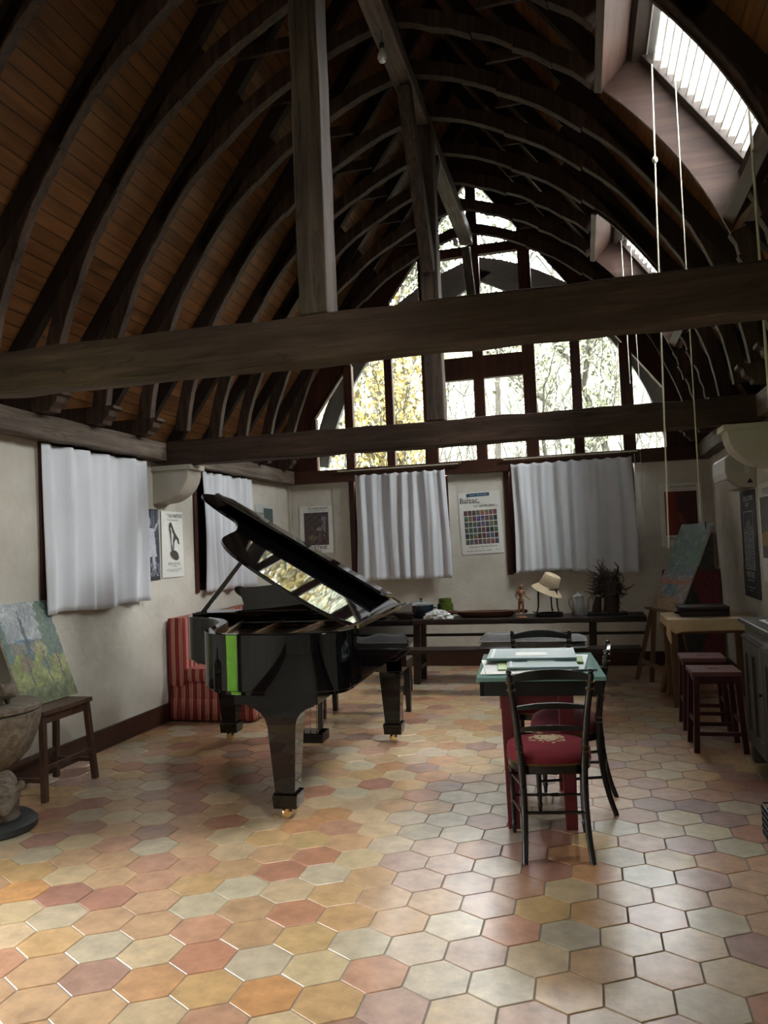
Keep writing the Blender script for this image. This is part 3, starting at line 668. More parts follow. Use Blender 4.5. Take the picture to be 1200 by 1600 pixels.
# ---- gable window
RK = lambda x: 3.208+1.376*((x+3.32) if x < XC else (2*XC-x+3.32))
m = MB()
for sgn in (-1, 1):
    X_ = lambda dx: XC+sgn*dx
    pts = [(X_(2.95), 2.36), (X_(2.95), 3.5), (X_(0), RIDGE-.02), (X_(0), RK(XC)), (X_(2.17), 3.208), (X_(2.17), 2.36)]
    m.prism(pts, 1, 9.44, 9.56)
struct(m.build('wall_gable', M['sash']))
gw = thing('window_5', (XC, 9.45, 2.36), None, None); struct(gw)
MB().beam((XL, 9.46, 2.44), (XR, 9.46, 2.44), .14, .16, seg=20, jit=.003).build('window_sill', M['skirting'], gw, bevel=.008)
mu = [(-2.84, .11), (-2.30, .10), (-1.777, .165), (-1.15, .13), (-.535, .15), (.015, .115), (.585, .14)]
for x, w_ in mu:
    m = MB(); m.bx(x-w_/2, x+w_/2, 9.43, 9.53, 2.52, RK(x)-.01)
    m.build('mullion', M['sash'], gw, bevel=.004)
m = MB()
for sgn in (-1, 1):
    a, b = (XC+sgn*2.17, 3.208), (XC, RK(XC))
    m.prism([a, b, (b[0], b[1]-.11), (a[0], a[1]-.03), ] , 1, 9.425, 9.5)
    m.bx(XC+sgn*2.17-.03, XC+sgn*2.17+.03, 9.43, 9.53, 2.52, 3.2)
m.build('rake_frame', M['sash'], gw)
m = MB(); m.bx(-1.69, -.61, 9.432, 9.525, 3.53, 3.81); m.build('transom', M['sash'], gw, bevel=.004)
m = MB(); m.bx(-1.865, -.43, 9.432, 9.525, 5.08, 5.20); m.build('transom', M['sash'], gw, bevel=.004)
edges = [-3.29]+[v for x, w_ in mu for v in (x-w_/2, x+w_/2)]+[.99]
for i in range(0, len(edges), 2):
    a, b = edges[i]-.01, edges[i+1]+.01
    MB().prism([(a, 2.51), (b, 2.51), (b, RK(b)-.05), (a, RK(a)-.05)], 1, 9.478, 9.484).build('pane', M['glass'], gw)
# ---- plastered corbels
def corbel(side, lab):
    xw = XL if side < 0 else XR; s = -side
    r = thing('corbel', (xw, 6.3, 1.97), lab, 'corbel', 'plastered corbels')
    n = 12; pts = [(xw, 2.27), (xw+s*.36, 2.27)]
    for k in range(n+1):
        a = PI/2*k/n; pts.append((xw+s*(.035+.32*math.cos(a)), 2.25-.27*math.sin(a)))
    pts.append((xw, 1.965))
    MB().prism(pts, 1, 6.20, 6.45).build('bracket', M['stone'], r, bevel=.004, smooth=True, angle=30)
    MB().bx(xw, xw+s*.385, 6.185, 6.465, 2.265, 2.31).build('cap', M['stone'], r, bevel=.004)
corbel(-1, 'cream plastered corbel curving out of the left wall under the farther tie beam')
corbel(1, 'cream plastered corbel curving out of the right wall beside the air conditioner')
# ================================================================ outside
gd = MB(); gd.grid(lambda u, v: (-45+90*u, 9.8+45*v, -0.4+max(0, 45*v-3.2)*.46+.5*math.sin(u*31)*math.cos(v*27)), 50, 30)
struct(gd.build('trim_3', M['hillside'], fix=False)); bpy.data.objects['trim_3'].name = 'ground_slope'
struct(MB().bx(-30, XL-WT-.02, -12, 9.5, -.15, -.05).build('ground_lawn', M['lawn']))
# verge arch outside the gable
va = thing('verge_truss', (0, 10.05, 0), 'grey weathered curved timber truss outside, seen through the gable glass', 'truss')
for s in (-1, 1):
    mm = MB(); pts = []
    for k in range(15):
        t = TH0+(TH1-TH0)*k/14; pts.append(arc_pt(s, t, 2.93))
    out = [arc_pt(s, TH0+(TH1-TH0)*k/14, 3.16) for k in range(15)]
    pts[-1] = (XC, pts[-1][1]); out[-1] = (XC, out[-1][1])
    mm.prism(pts+out[::-1], 1, 10.05, 10.12); mm.build('arch_rib', M['greyoak'], va)
    mm = MB(); mm.beam((XC+s*1.75, 10.08, 4.1), (XC-s*.2, 10.08, 5.15), .07, .15); mm.build('brace', M['greyoak'], va)
# bare and autumn trees on the slope
def tree(x, y, z, h, seed, leafm, nleaf, lab, bare=False):
    rn = random.Random(seed); t = thing('tree', (x, y, z), lab, 'tree', 'trees on the slope outside'); m = MB(); tips = []
    def grow(p, d, L, r, lev):
        n = 4; pts = [p]; q = p.copy(); dd = d.copy()
        for i in range(n):
            dd = (dd+Vector((rn.uniform(-.2, .2), rn.uniform(-.2, .2), rn.uniform(-.05, .22)))).normalized(); q = q+dd*L/n; pts.append(q.copy())
        m.tube(pts, [r*(1-.45*i/n) for i in range(n+1)], n=5 if lev < 2 else 3)
        if lev >= 2: tips.extend(pts[1:])
        if lev < 4:
            for k in range(5 if lev < 2 else 4):
                i = rn.randint(1 if lev else 2, n); a = rn.uniform(0, 2*PI); sp = rn.uniform(.5, 1.0)
                nd = (dd+Vector((math.cos(a)*sp, math.sin(a)*sp, rn.uniform(-.15, .5)))).normalized()
                grow(pts[i], nd, L*rn.uniform(.5, .72), r*.5, lev+1)
    grow(Vector((x, y, z-.2)), Vector((rn.uniform(-.1, .1), 0, 1)), h*.5, h*.010, 0)
    m.build('trunk', M['bark'], t, fix=False)
    if nleaf:
        nleaf = int(nleaf*1.8)
        l = MB()
        for i in range(nleaf):
            c = rn.choice(tips)+Vector((rn.gauss(0, .16), rn.gauss(0, .16), rn.gauss(0, .16))); s = rn.uniform(.04, .085)
            a = Vector((rn.gauss(0, 1), rn.gauss(0, 1), rn.gauss(0, 1))).normalized(); b = a.orthogonal().normalized(); n_ = a.cross(b)
            l.add([c-a*s, c+b*s*.5+n_*s*.15, c+a*s, c-b*s*.5], [(0, 1, 2, 3)])
        tag(l.build('foliage', leafm, t, fix=False), kind='stuff')
Zs = lambda y: -0.4+max(0, y-13.0)*.46
SPEC = [(-6.3, 15, 7.5, 'leafy', 2600, 'yellow-leaved tree nearest the left end of the gable window'), (-4.4, 18, 9, 'leafp', 1800, 'pale leafy tree behind the left gable panes'),
        (-3.1, 14.5, 6.2, 'leafy', 1500, 'small orange-leaved tree in the third pane from the left'), (-1.9, 19, 9.5, 'leafg', 3000, 'green tree behind the centre of the gable window'),
        (-.3, 15.5, 6.5, 'leafp', 1300, 'low pale bushy tree below the centre pane'), (.8, 17, 9.5, 'leafp', 900, 'thin branchy tree with few pale leaves right of centre'),
        (2.2, 15, 8, None, 0, 'bare branchy tree behind the second pane from the right'), (3.9, 17.5, 9, None, 0, 'bare dark tree behind the rightmost gable pane'),
                (5.8, 20, 8, 'leafg', 2800, 'green tree at the far right of the slope')]
for i, (x, y, h, lm, nl, lab) in enumerate(SPEC): tree(x, y, Zs(y), h, 40+i, M.get(lm), nl, lab)
# leafless undergrowth filling the space between the trees
rn = random.Random(77); ug = MB()
for i in range(150):
    yy = rn.uniform(12.5, 19); xx = rn.uniform(-.42, .17)*yy; p0 = Vector((xx, yy, Zs(yy)-.2)); d = Vector((rn.uniform(-.25, .25), 0, 1)); L = rn.uniform(2.5, 6.0); pts = [p0]
    for k in range(7): d = (d+Vector((rn.uniform(-.22, .22), rn.uniform(-.2, .2), .05))).normalized(); pts.append(pts[-1]+d*L/7)
    ug.tube(pts, [.022*(1-.12*k) for k in range(8)], n=3)
    for j in range(9):
        q = pts[rn.randint(1, 7)]; dd = Vector((rn.uniform(-1, 1), rn.uniform(-.6, .6), rn.uniform(.1, 1))).normalized(); tw = [q]
        for k in range(4): dd = (dd+Vector((rn.uniform(-.3, .3), rn.uniform(-.3, .3), .1))).normalized(); tw.append(tw[-1]+dd*rn.uniform(.15, .35))
        ug.tube(tw, [.010, .008, .006, .004, .003], n=3)
tag(ug.build('undergrowth', M['bark'], fix=False), 'tangle of pale leafless twigs on the slope outside the gable window', 'undergrowth', kind='stuff')
# ================================================================ grand piano
def catmull(P, n=6, closed=False):
    out = []; m = len(P)
    for i in range(m-1):
        p0 = P[max(i-1, 0)]; p1 = P[i]; p2 = P[i+1]; p3 = P[min(i+2, m-1)]
        for k in range(n):
            t = k/n; out.append(tuple(0.5*((2*p1[j])+(-p0[j]+p2[j])*t+(2*p0[j]-5*p1[j]+4*p2[j]-p3[j])*t*t+(-p0[j]+3*p1[j]-3*p2[j]+p3[j])*t**3) for j in range(len(p1))))
    out.append(tuple(P[-1])); return out
RP = [(-2.85, 5.46), (-2.835, 5.32), (-2.76, 5.18), (-2.60, 5.06), (-2.43, 4.90), (-2.30, 4.64), (-2.235, 4.38), (-2.175, 4.17), (-2.06, 4.03), (-1.90, 3.965), (-1.70, 3.935), (-1.50, 3.935), (-1.36, 3.98), (-1.285, 4.07), (-1.265, 4.22)]
RC = [(-2.85, 6.05)]+catmull(RP, 6)+[(-1.265, 6.05)]
def offs(P, d):
    out = []
    for i, p in enumerate(P):
        a = Vector(P[max(i-1, 0)]); b = Vector(P[min(i+1, len(P)-1)]); t = (b-a).normalized(); out.append((p[0]-t.y*d, p[1]+t.x*d))
    return out
pn = thing('grand_piano', (-2.0, 5.0, 0), 'glossy black grand piano with its lid propped open, standing left of centre', 'piano')
def ribbon(P, Q, z0, z1):
    m = MB(); n = len(P)
    vs = [(p[0], p[1], z) for z in (z0, z1) for p in P]+[(p[0], p[1], z) for z in (z0, z1) for p in Q]
    fs = []
    for i in range(n-1):
        fs += [(i, i+1, n+i+1, n+i), (2*n+i, 3*n+i, 3*n+i+1, 2*n+i+1), (n+i, n+i+1, 3*n+i+1, 3*n+i), (i, 2*n+i, 2*n+i+1, i+1)]
    fs += [(0, n, 3*n, 2*n), (n-1, 3*n-1, 4*n-1, 2*n-1)]
    m.add(vs, fs); return m
IN = offs(RC, .055)
ribbon(RC, IN, .735, 1.05).build('case_rim', M['black'], pn, smooth=True, bevel=.004, angle=50)
O2 = offs(RC, .03); I2 = offs(RC, .09)
ribbon(O2, I2, .712, .738).build('rim_moulding', M['black'], pn, smooth=True, angle=50)
ribbon(offs(RC, .0555), offs(RC, .062), .90, 1.045).build('inner_veneer', M['board'], pn, smooth=True)
m = MB(); poly = [(p[0], p[1]) for p in offs(RC, .05)]; m.prism(poly, 2, .90, .92); m.build('sound_board', M['board'], pn)
m = MB(); m.prism(offs(RC, .04), 2, .735, .755); m.build('bottom_board', M['black'], pn)
# gold iron plate with struts and strings
m = MB()
ribbonp = ribbon(offs(RC, .062), offs(RC, .13), .955, .975); ribbonp.build('iron_plate', M['goldplate'], pn)
m = MB()
for x0, y0, x1, y1 in ((-1.75, 4.05, -1.75, 5.35), (-1.95, 4.1, -2.1, 5.35), (-2.2, 4.5, -2.42, 5.35), (-1.5, 4.05, -1.45, 5.35)): m.beam((x0, y0, .985), (x1, y1, .985), .03, .03)
m.bx(-2.82, -1.33, 5.30, 5.42, .955, .985)
m.build('plate_strut', M['goldplate'], pn, bevel=.003)
m = MB()
for k in range(70):
    x = -1.38-1.40*k/69; yn = max(4.02, 4.02+(max(0, -1.95-x))**1*1.35)
    if x < -2.5: yn = 5.12
    m.tube([(x+.10, yn+.08, .972), (x, 5.36, .972)], .0013, n=3, cap=False)
tag(m.build('strings', M['string'], pn, fix=False), kind='stuff')
MB().bx(-2.62, -1.36, 5.16, 5.26, .98, .996).build('dampers', M['black'], pn)
# key end
MB().bx(-2.85, -1.31, 5.55, 6.12, .655, .735).build('key_bed', M['black'], pn, bevel=.006)
MB().bx(-2.85, -1.31, 5.50, 5.56, .735, 1.045).build('pin_block', M['black'], pn, bevel=.004)
MB().bx(-2.85, -1.31, 5.72, 5.75, .77, .97).build('fallboard', M['black'], pn, bevel=.005)
MB().bx(-2.85, -1.31, 6.02, 6.05, .735, .775).build('key_slip', M['black'], pn, bevel=.005)
for x in (-2.81, -1.35): MB().bx(x-.045, x+.045, 5.75, 6.03, .735, .82).build('cheek_block', M['black'], pn, bevel=.008)
kx0, kx1 = -2.76, -1.40; kb = MB(); nk = 52
for i in range(nk): kb.bx(kx0+(kx1-kx0)*i/nk+.0006, kx0+(kx1-kx0)*(i+1)/nk-.0006, 5.76, 6.01, .755, .785)
tag(kb.build('white_keys', M['ivory'], pn), kind='stuff')
kb = MB()
for i in range(nk-1):
    if i % 7 in (0, 1, 3, 4, 5): x = kx0+(kx1-kx0)*(i+1)/nk; kb.bx(x-.006, x+.006, 5.76, 5.91, .785, .797)
tag(kb.build('black_keys', M['ebony'], pn), kind='stuff')
# music desk with scrolled ends and shelf
MB().bx(-2.80, -1.33, 5.30, 5.56, 1.05, 1.066).build('desk_shelf', M['black'], pn, bevel=.003)
half = [(-2.50, 1.066), (-2.43, 1.075), (-2.415, 1.12), (-2.43, 1.17), (-2.475, 1.205), (-2.488, 1.23), (-2.475, 1.25), (-2.44, 1.253), (-2.41, 1.243), (-2.33, 1.245), (-2.25, 1.25), (-2.08, 1.262)]
poly = half+[(-4.16-p[0], p[1]) for p in half[::-1]]
MB().prism(poly, 1, 5.36, 5.378).build('music_desk', M['black'], pn, bevel=.002)
# lid: hinged on the bass side
TL = R(32); HX, HZ = -1.25, 1.068
def lidp(x, y, h):                                  # point of the closed lid, raised
    L = HX-x; return (HX-L*math.cos(TL)+h*math.sin(TL), y, HZ+L*math.sin(TL)+h*math.cos(TL))
lo = [(-2.875, 5.40)]+[(p[0], p[1]) for p in offs(catmull([(-2.85, 5.24), (-2.83, 5.11), (-2.75, 5.02), (-2.60, 4.95)]+RP[4:], 6), -.022)]+[(-1.245, 5.46)]
lo[0] = (-2.875, 5.46)
def lidmesh(P, h0, h1):
    m = MB(); n = len(P); m.add([lidp(p[0], p[1], h) for h in (h0, h1) for p in P], [tuple(range(n)), tuple(range(2*n-1, n-1, -1))]+[(i, i+n, (i+1) % n+n, (i+1) % n) for i in range(n)]); return m
lid = lidmesh(lo, 0, .022).build('lid', M['black'], pn, bevel=.004)
FL = [(-2.76, 5.45, .028), (-2.70, 4.95, .082), (-1.34, 4.95, .082), (-1.34, 5.45, .028)]
MB().add([lidp(x, y, h+d) for d in (0, .020) for x, y, h in FL], [(3, 2, 1, 0), (4, 5, 6, 7), (0, 1, 5, 4), (1, 2, 6, 5), (2, 3, 7, 6), (3, 0, 4, 7)]).build('lid_flap', M['black'], lid, bevel=.003)
m = MB()
m.tube([lidp(-2.9, 5.456, .024), lidp(-1.26, 5.456, .024)], .006, n=8); m.build('lid_hinge', M['brass'], lid)
m = MB(); m.beam((-2.775, 5.42, 1.05), (-2.23, 5.36, 1.655), .022, .035, w2=.018, h2=.024); m.build('lid_prop', M['black'], pn, bevel=.003)
MB().bx(-1.262, -1.25, 4.2, 5.46, 1.046, 1.066).build('spine_hinge', M['brass'], pn)
# legs
def pleg(x, y, big, nm='leg'):
    m = MB()
    if big:
        m.bx(x-.24, x+.24, y-.16, y+.30, .66, .713)
        pr = [(-.20, .66), (-.195, .635), (-.15, .62), (-.115, .595), (-.092, .56), (-.085, .53)]
        poly = [(x+a, z) for a, z in pr]+[(x-a, z) for a, z in pr[::-1]]
        m.prism(poly, 1, y-.085, y+.085)
    else: m.box((x, y, .60), (.20, .20, .11)); m.box((x, y, .545), (.165, .165, .03))
    m.box((x, y, .34), (.115, .115, .40), taper=(1.45, 1.45))
    o = m.build(nm, M['black'], pn, bevel=.004)
    MB().box((x, y, .105), (.135, .135, .08), taper=(1.08, 1.08)).build('leg_shoe', M['black'], o, bevel=.005)
    c = MB(); c.lathe([(.0, -.012), (.03, -.012), (.034, -.006), (.034, .006), (.03, .012), (0, .012)], n=20, c=(x-.005, y-.02, .036), rot=Matrix.Rotation(PI/2, 3, 'Y') @ Matrix.Rotation(.5, 3, 'X'))
    c.tube([(x, y, .075), (x+.012, y-.01, .06), (x+.016, y-.02, .036)], .009, n=8); c.tube([(x, y, .075), (x-.02, y-.01, .06), (x-.024, y-.02, .036)], .007, n=8)
    c.build('castor', M['brass'], o, smooth=True)
pleg(-1.685, 4.15, True); pleg(-2.75, 5.84, False); pleg(-1.41, 5.84, False)
# pedal lyre
m = MB()
for x in (-2.11, -1.94): m.beam((x, 5.64, .13), (x, 5.72, .66), .035, .05)
m.bx(-2.15, -1.895, 5.54, 5.72, .055, .125); m.bx(-2.14, -1.91, 5.66, 5.78, .62, .66)
ly = m.build('pedal_lyre', M['black'], pn, bevel=.005)
m = MB()
for x in (-2.07, -2.02, -1.97): m.tube([(x, 5.63, .1), (x, 5.70, .64)], .004, n=8)
m.build('pedal_rod', M['brass'], ly)
for x in (-2.08, -2.02, -1.96): MB().bx(x-.014, x+.014, 5.71, 5.83, .075, .088).build('pedal', M['brass'], ly, bevel=.005)
m = MB().bx(-2.145, -1.90, 5.545, 5.715, .043, .054); m.build('pedal_plate', M['brass'], ly)
piv = Vector((-1.27, 4.1, 0)); pr0 = R(2.6); rm = Matrix.Rotation(pr0, 3, 'Z')
pn.location = piv+rm @ (pn.location-piv); pn.rotation_euler = (0, 0, pr0)
# ---- piano stool behind
pb = thing('piano_bench', (-1.9, 6.72, 0), 'black piano bench at the far keyboard end of the grand piano', 'bench')
MB().bx(-2.35, -1.56, 6.50, 6.92, .42, .50).build('seat', M['darkwood'], pb, bevel=.01)
for x, y in ((-2.31, 6.54), (-1.61, 6.54), (-2.31, 6.88), (-1.61, 6.88)): MB().box((x, y, .21), (.042, .042, .42), taper=(1.3, 1.3)).build('leg', M['ebony'], pb)
# ================================================================ striped sofa along the left wall
sf = thing('sofa', (-3.3, 7.2, 0), 'red and cream striped sofa with a pleated skirt, against the left wall behind the piano', 'sofa')
def fabbox(x0, x1, y0, y1, z0, z1, name, r=.03, puff=0.0, step=.078):
    m = MB()
    uv = lambda t: (t/step, 0)
    for fn, nu, length in (
        (lambda u, v: (x0+(x1-x0)*u, y0-puff*math.sin(PI*u)*math.sin(PI*v), z0+(z1-z0)*v), 8, x1-x0), (lambda u, v: (x0+(x1-x0)*u, y1, z0+(z1-z0)*v), 8, x1-x0)):
        m.grid(fn, nu, 6, uvf=lambda u, v, L=length: (u*L/step, v))
    m.grid(lambda u, v: (x1+puff*math.sin(PI*u)*math.sin(PI*v), y0+(y1-y0)*u, z0+(z1-z0)*v), 12, 6, uvf=lambda u, v: (u*(y1-y0)/step, v))
    m.grid(lambda u, v: (x0, y0+(y1-y0)*u, z0+(z1-z0)*v), 12, 6, uvf=lambda u, v: (u*(y1-y0)/step, v))
    m.grid(lambda u, v: (x0+(x1-x0)*v, y0+(y1-y0)*u, z1+puff*math.sin(PI*u)*math.sin(PI*v)), 12, 6, uvf=lambda u, v: (u*(y1-y0)/step, v))
    m.grid(lambda u, v: (x0+(x1-x0)*v, y0+(y1-y0)*u, z0), 12, 6, uvf=lambda u, v: (u*(y1-y0)/step, v))
    o = m.build(name, M['stripes'], sf, smooth=True)
    me = o.data; bm = bmesh.new(); bm.from_mesh(me); bmesh.ops.remove_doubles(bm, verts=bm.verts, dist=.0005); bmesh.ops.recalc_face_normals(bm, faces=bm.faces); bm.to_mesh(me); bm.free()
    q = o.modifiers.new('b', 'BEVEL'); q.width = r*.6; q.segments = 3; q.limit_method = 'ANGLE'
    return o
fabbox(-3.715, -3.55, 6.34, 8.05, .32, .93, 'back_cushion', puff=.008)
fabbox(-3.56, -2.90, 6.34, 8.05, .36, .47, 'seat_cushion', puff=.012)
fabbox(-3.71, -2.90, 6.35, 8.05, .14, .36, 'base')
m = MB()
path = [(-3.71, 6.345), (-2.895, 6.345), (-2.895, 8.05)]
Ls = [.815, 1.705]
def skirt(u, v):
    d = u*sum(Ls); wv = .012*math.sin(d*2*PI/.07)*(1-v*.85)
    return (-3.71+d, 6.345-wv-.01*(1-v), .015+.19*v) if d < Ls[0] else (-2.895+wv+.01*(1-v), 6.345+(d-Ls[0]), .015+.19*v)
m.grid(skirt, 260, 3, uvf=lambda u, v: (u*sum(Ls)/.078, v)); m.build('pleated_skirt', M['stripes'], sf, smooth=True, fix=False, solid=.004)
# ================================================================ table and chairs
TA = R(4.5)
tb = thing('writing_table', (-.29, 4.50, 0), 'small table with a sea-green top, black apron and dark red legs, covered in papers', 'table')
m = MB(); m.bx(-.615, .045, 4.07, 4.93, .775, .797); m.build('table_top', M['greenglass'], tb, bevel=.003)
m = MB(); m.bx(-.60, .03, 4.10, 4.125, .695, .775).bx(-.60, .03, 4.875, 4.90, .695, .775).bx(-.60, -.575, 4.10, 4.9, .695, .775).bx(.005, .03, 4.10, 4.9, .695, .775)
m.build('apron', M['ebony'], tb, bevel=.002)
for x in (-.455, -.16):
    for y in (4.16, 4.80): MB().box((x, y, .3475), (.06, .055, .695), taper=(1.35, 1.2)).build('leg', M['redpaint'], tb, bevel=.004)
m = MB(); m.bx(-.50, -.12, 4.145, 4.175, .62, .695).bx(-.50, -.12, 4.785, 4.815, .62, .695); m.build('rail', M['redpaint'], tb)
tb.rotation_euler = (0, 0, TA)
# papers and folders on the table
def onT(x, y):                                        # table-local to world
    return (-.29+x*math.cos(TA)-y*math.sin(TA), 4.50+x*math.sin(TA)+y*math.cos(TA))
def sheet(name, cx, cy, w_, d_, z, t, rot, m_, lab, cat, grp=None, extra=None):
    px, py = onT(cx, cy); r = thing(name, (px, py, z), lab, cat, grp) if extra else None
    mm = MB().bx(px-w_/2, px+w_/2, py-d_/2, py+d_/2, z, z+t)
    if extra:
        mm.build('cover', m_, r, bevel=.0015)
        for en, ex0, ex1, ey0, ey1, em in extra:
            MB().bx(px+ex0*w_, px+ex1*w_, py+ey0*d_, py+ey1*d_, z+t-.0002, z+t+.0014).build(en, em, r)
        r.rotation_euler = (0, 0, TA+rot); return r
    o = mm.build(name, m_, bevel=.0008); o.rotation_euler = (0, 0, TA+rot); return tag(o, lab, cat, grp)
Z0 = .7975
sheet('paper_sheet', -.05, -.04, .50, .62, Z0, .003, -.03, M['paper'], 'lowest wide white sheet covering most of the green table top', 'paper', 'papers on the table')
sheet('paper_sheet', -.12, -.10, .36, .50, Z0+.004, .003, .10, M['paper'], 'white sheet turned slightly left under the folders', 'paper', 'papers on the table')
sheet('paper_sheet', .10, .0, .34, .58, Z0+.008, .003, -.12, M['papergrey'], 'pale grey sheet sticking out at the right of the folders', 'paper', 'papers on the table')
sheet('green_card', -.14, -.12, .16, .28, Z0+.012, .003, .05, M['palegreen'], 'pale green card peeping out between the two folders', 'card')
sheet('folder', .02, -.10, .38, .34, Z0+.016, .010, .02, M['folder'], 'smaller grey folder with a white label, nearer the front of the table', 'folder', 'folders on the table', [('label_patch', -.2, .2, .05, .35, M['paper']), ('spine_strip', -.46, -.42, -.45, .45, M['papergrey'])])
sheet('green_notebook', .205, .02, .10, .24, Z0+.0125, .012, -.05, M['green'], 'small bright green notebook at the right side of the table', 'notebook')
sheet('folder', -.03, .14, .50, .40, Z0+.030, .014, -.02, M['folder'], 'larger blue-grey folder with a white label on top of the pile', 'folder', 'folders on the table', [('label_patch', -.18, .18, -.25, .05, M['paper']), ('spine_strip', -.46, -.43, -.45, .45, M['papergrey'])])
px_, py_ = onT(.24, -.33)
mm = MB().tube([(px_-.07, py_, Z0+.014), (px_+.06, py_+.02, Z0+.014)], .006, n=10); tag(mm.build('pen', M['ink'], smooth=True), 'dark pen lying near the right front corner of the table', 'pen')
# chairs
def turned(m, p0, p1, r, rings=()):
    p0 = Vector(p0); p1 = Vector(p1); n = 14; pts = [p0.lerp(p1, i/n) for i in range(n+1)]
    m.tube(pts, [r*(1+.10*math.sin(i*1.1)) for i in range(n+1)], n=10)
def make_chair(label, seatm):
    r = thing('side_chair', (0, 0, 0), label, 'chair', 'chairs around the small table')
    # padded seat
    m = MB(); n = 28
    def rim(a, f):
        c, s = math.cos(a), math.sin(a); e = 2/3.2
        wx = .205 if s > 0 else .205-.03*(-s)
        return (f*wx*math.copysign(abs(c)**e, c), f*.195*math.copysign(abs(s)**e, s))
    prof = [(.94, .425), (1, .435), (1.0, .465), (.965, .485), (.8, .503), (.5, .515), (.2, .519), (.02, .52)]
    vs = [(*rim(2*PI*k/n, f), z) for f, z in prof for k in range(n)]
    fs = [(i*n+k, i*n+(k+1) % n, (i+1)*n+(k+1) % n, (i+1)*n+k) for i in range(len(prof)-1) for k in range(n)]+[tuple(range(n-1, -1, -1)), tuple((len(prof)-1)*n+k for k in range(n))]
    m.add(vs, fs); st = m.build('seat', seatm, r, smooth=True, angle=60)
    m = MB(); m.add([(*rim(2*PI*k/n, 1.01), z) for z in (.432, .442) for k in range(n)]+[(*rim(2*PI*k/n, .98), z) for z in (.432, .442) for k in range(n)], [(k, (k+1) % n, (k+1) % n+n, k+n) for k in range(n)]+[(k+2*n, (k+1) % n+2*n, (k+1) % n+3*n, k+3*n) for k in range(n)]+[(k+n, (k+1) % n+n, (k+1) % n+3*n, k+3*n) for k in range(n)])
    m.build('braid_trim', M['gilt'], st)
    m = MB(); m.add([(*rim(2*PI*k/n, f), z) for f, z in ((.97, .428), (.97, .395), (.85, .395), (.85, .428)) for k in range(n)], [(i*n+k, i*n+(k+1) % n, ((i+1) % 4)*n+(k+1) % n, ((i+1) % 4)*n+k) for i in range(4) for k in range(n)])
    m.build('seat_frame', M['ebony'], r, smooth=True)
    for s in (-1, 1):
        # back post: sabre rear leg continuing to the crest
        P = [(s*.155, -.255, .0), (s*.148, -.222, .10), (s*.143, -.195, .24), (s*.146, -.182, .40), (s*.152, -.185, .50), (s*.165, -.205, .66), (s*.182, -.235, .80), (s*.190, -.250, .875)]
        Q = catmull(P, 4); m = MB(); m.tube(Q, [.0135+.004*math.sin(i/len(Q)*PI) for i in range(len(Q))], n=10); m.ell((s*.190, -.251, .885), (.014, .014, .012))
        o = m.build('back_leg', M['ebony'], r, smooth=True)
        for z, y, x in ((.50, -.185, .152), (.525, -.188, .154), (.80, -.235, .182), (.835, -.242, .186)):
            MB().lathe([(.019, -.004), (.021, 0), (.019, .004)], n=14, c=(s*x, y, z)).build('gilt_ring', M['gilt'], o, smooth=True)
        m = MB(); prof = [(.009, 0), (.013, .035), (.016, .05), (.011, .06), (.014, .085), (.015, .2), (.013, .29), (.019, .30), (.013, .31), (.018, .33), (.017, .40), (.018, .43)]
        m.lathe(prof, n=14, c=(s*.178, .150, 0)); o = m.build('front_leg', M['ebony'], r, smooth=True)
        MB().lathe([(.0195, -.003), (.021, 0), (.0195, .003)], n=14, c=(s*.178, .150, .335)).build('gilt_ring', M['gilt'], o, smooth=True)
        for z0, z1 in ((.30, .34), (.17, .20)):
            m = MB(); m.tube([(s*.178, .150, z0), (s*.145, -.205, z1)], .008, n=8); m.build('side_stretcher', M['ebony'], r, smooth=True)
    for z in (.30, .19):
        m = MB(); m.tube([(-.178, .150, z), (-.06, .150, z), (-.05, .150, z), (0, .150, z), (.05, .150, z), (.06, .150, z), (.178, .150, z)], [.007, .007, .011, .007, .011, .007, .007], n=8); m.build('front_stretcher', M['ebony'], r, smooth=True)
    m = MB(); m.tube([(-.144, -.205, .22), (.144, -.205, .22)], .008, n=8); m.build('back_stretcher', M['ebony'], r, smooth=True)
    # crest and two slats
    def slat(z, y, hw, h, rise, nm):
        m = MB(); n = 14
        def f(u, v, d):
            x = -hw+2*hw*u; b = 1-(2*u-1)**2
            return (x, y-.018*b+d, z+rise*b+(v-.5)*h*(.55+.45*b))
        m.grid(lambda u, v: f(u, v, -.008), n, 2); m.grid(lambda u, v: f(u, v, .008), n, 2)
        m.grid(lambda u, v: f(u, 0, -.008+.016*v), n, 1); m.grid(lambda u, v: f(u, 1, -.008+.016*v), n, 1)
        m.build(nm, M['ebony'], r, smooth=True)
    slat(.853, -.243, .188, .048, .022, 'crest_rail'); slat(.71, -.216, .168, .028, .014, 'back_slat'); slat(.605, -.198, .158, .026, .012, 'back_slat')
    return r
ch = make_chair('black chair nearest the camera, its back to us, with embroidered dark red seat', M['embroid'])
ch.location = (-.222, 3.955, 0); ch.rotation_euler = (0, 0, R(8.5))
c2 = dup(ch, (-.325, 5.05, 0), R(177), 'black chair facing the camera across the table, in front of the grey blanket')
c3 = make_chair('black chair on the right side of the table, seen from the side, plain wine-red seat', M['wine'])
c3.location = (-.150, 4.56, 0); c3.rotation_euler = (0, 0, R(88))
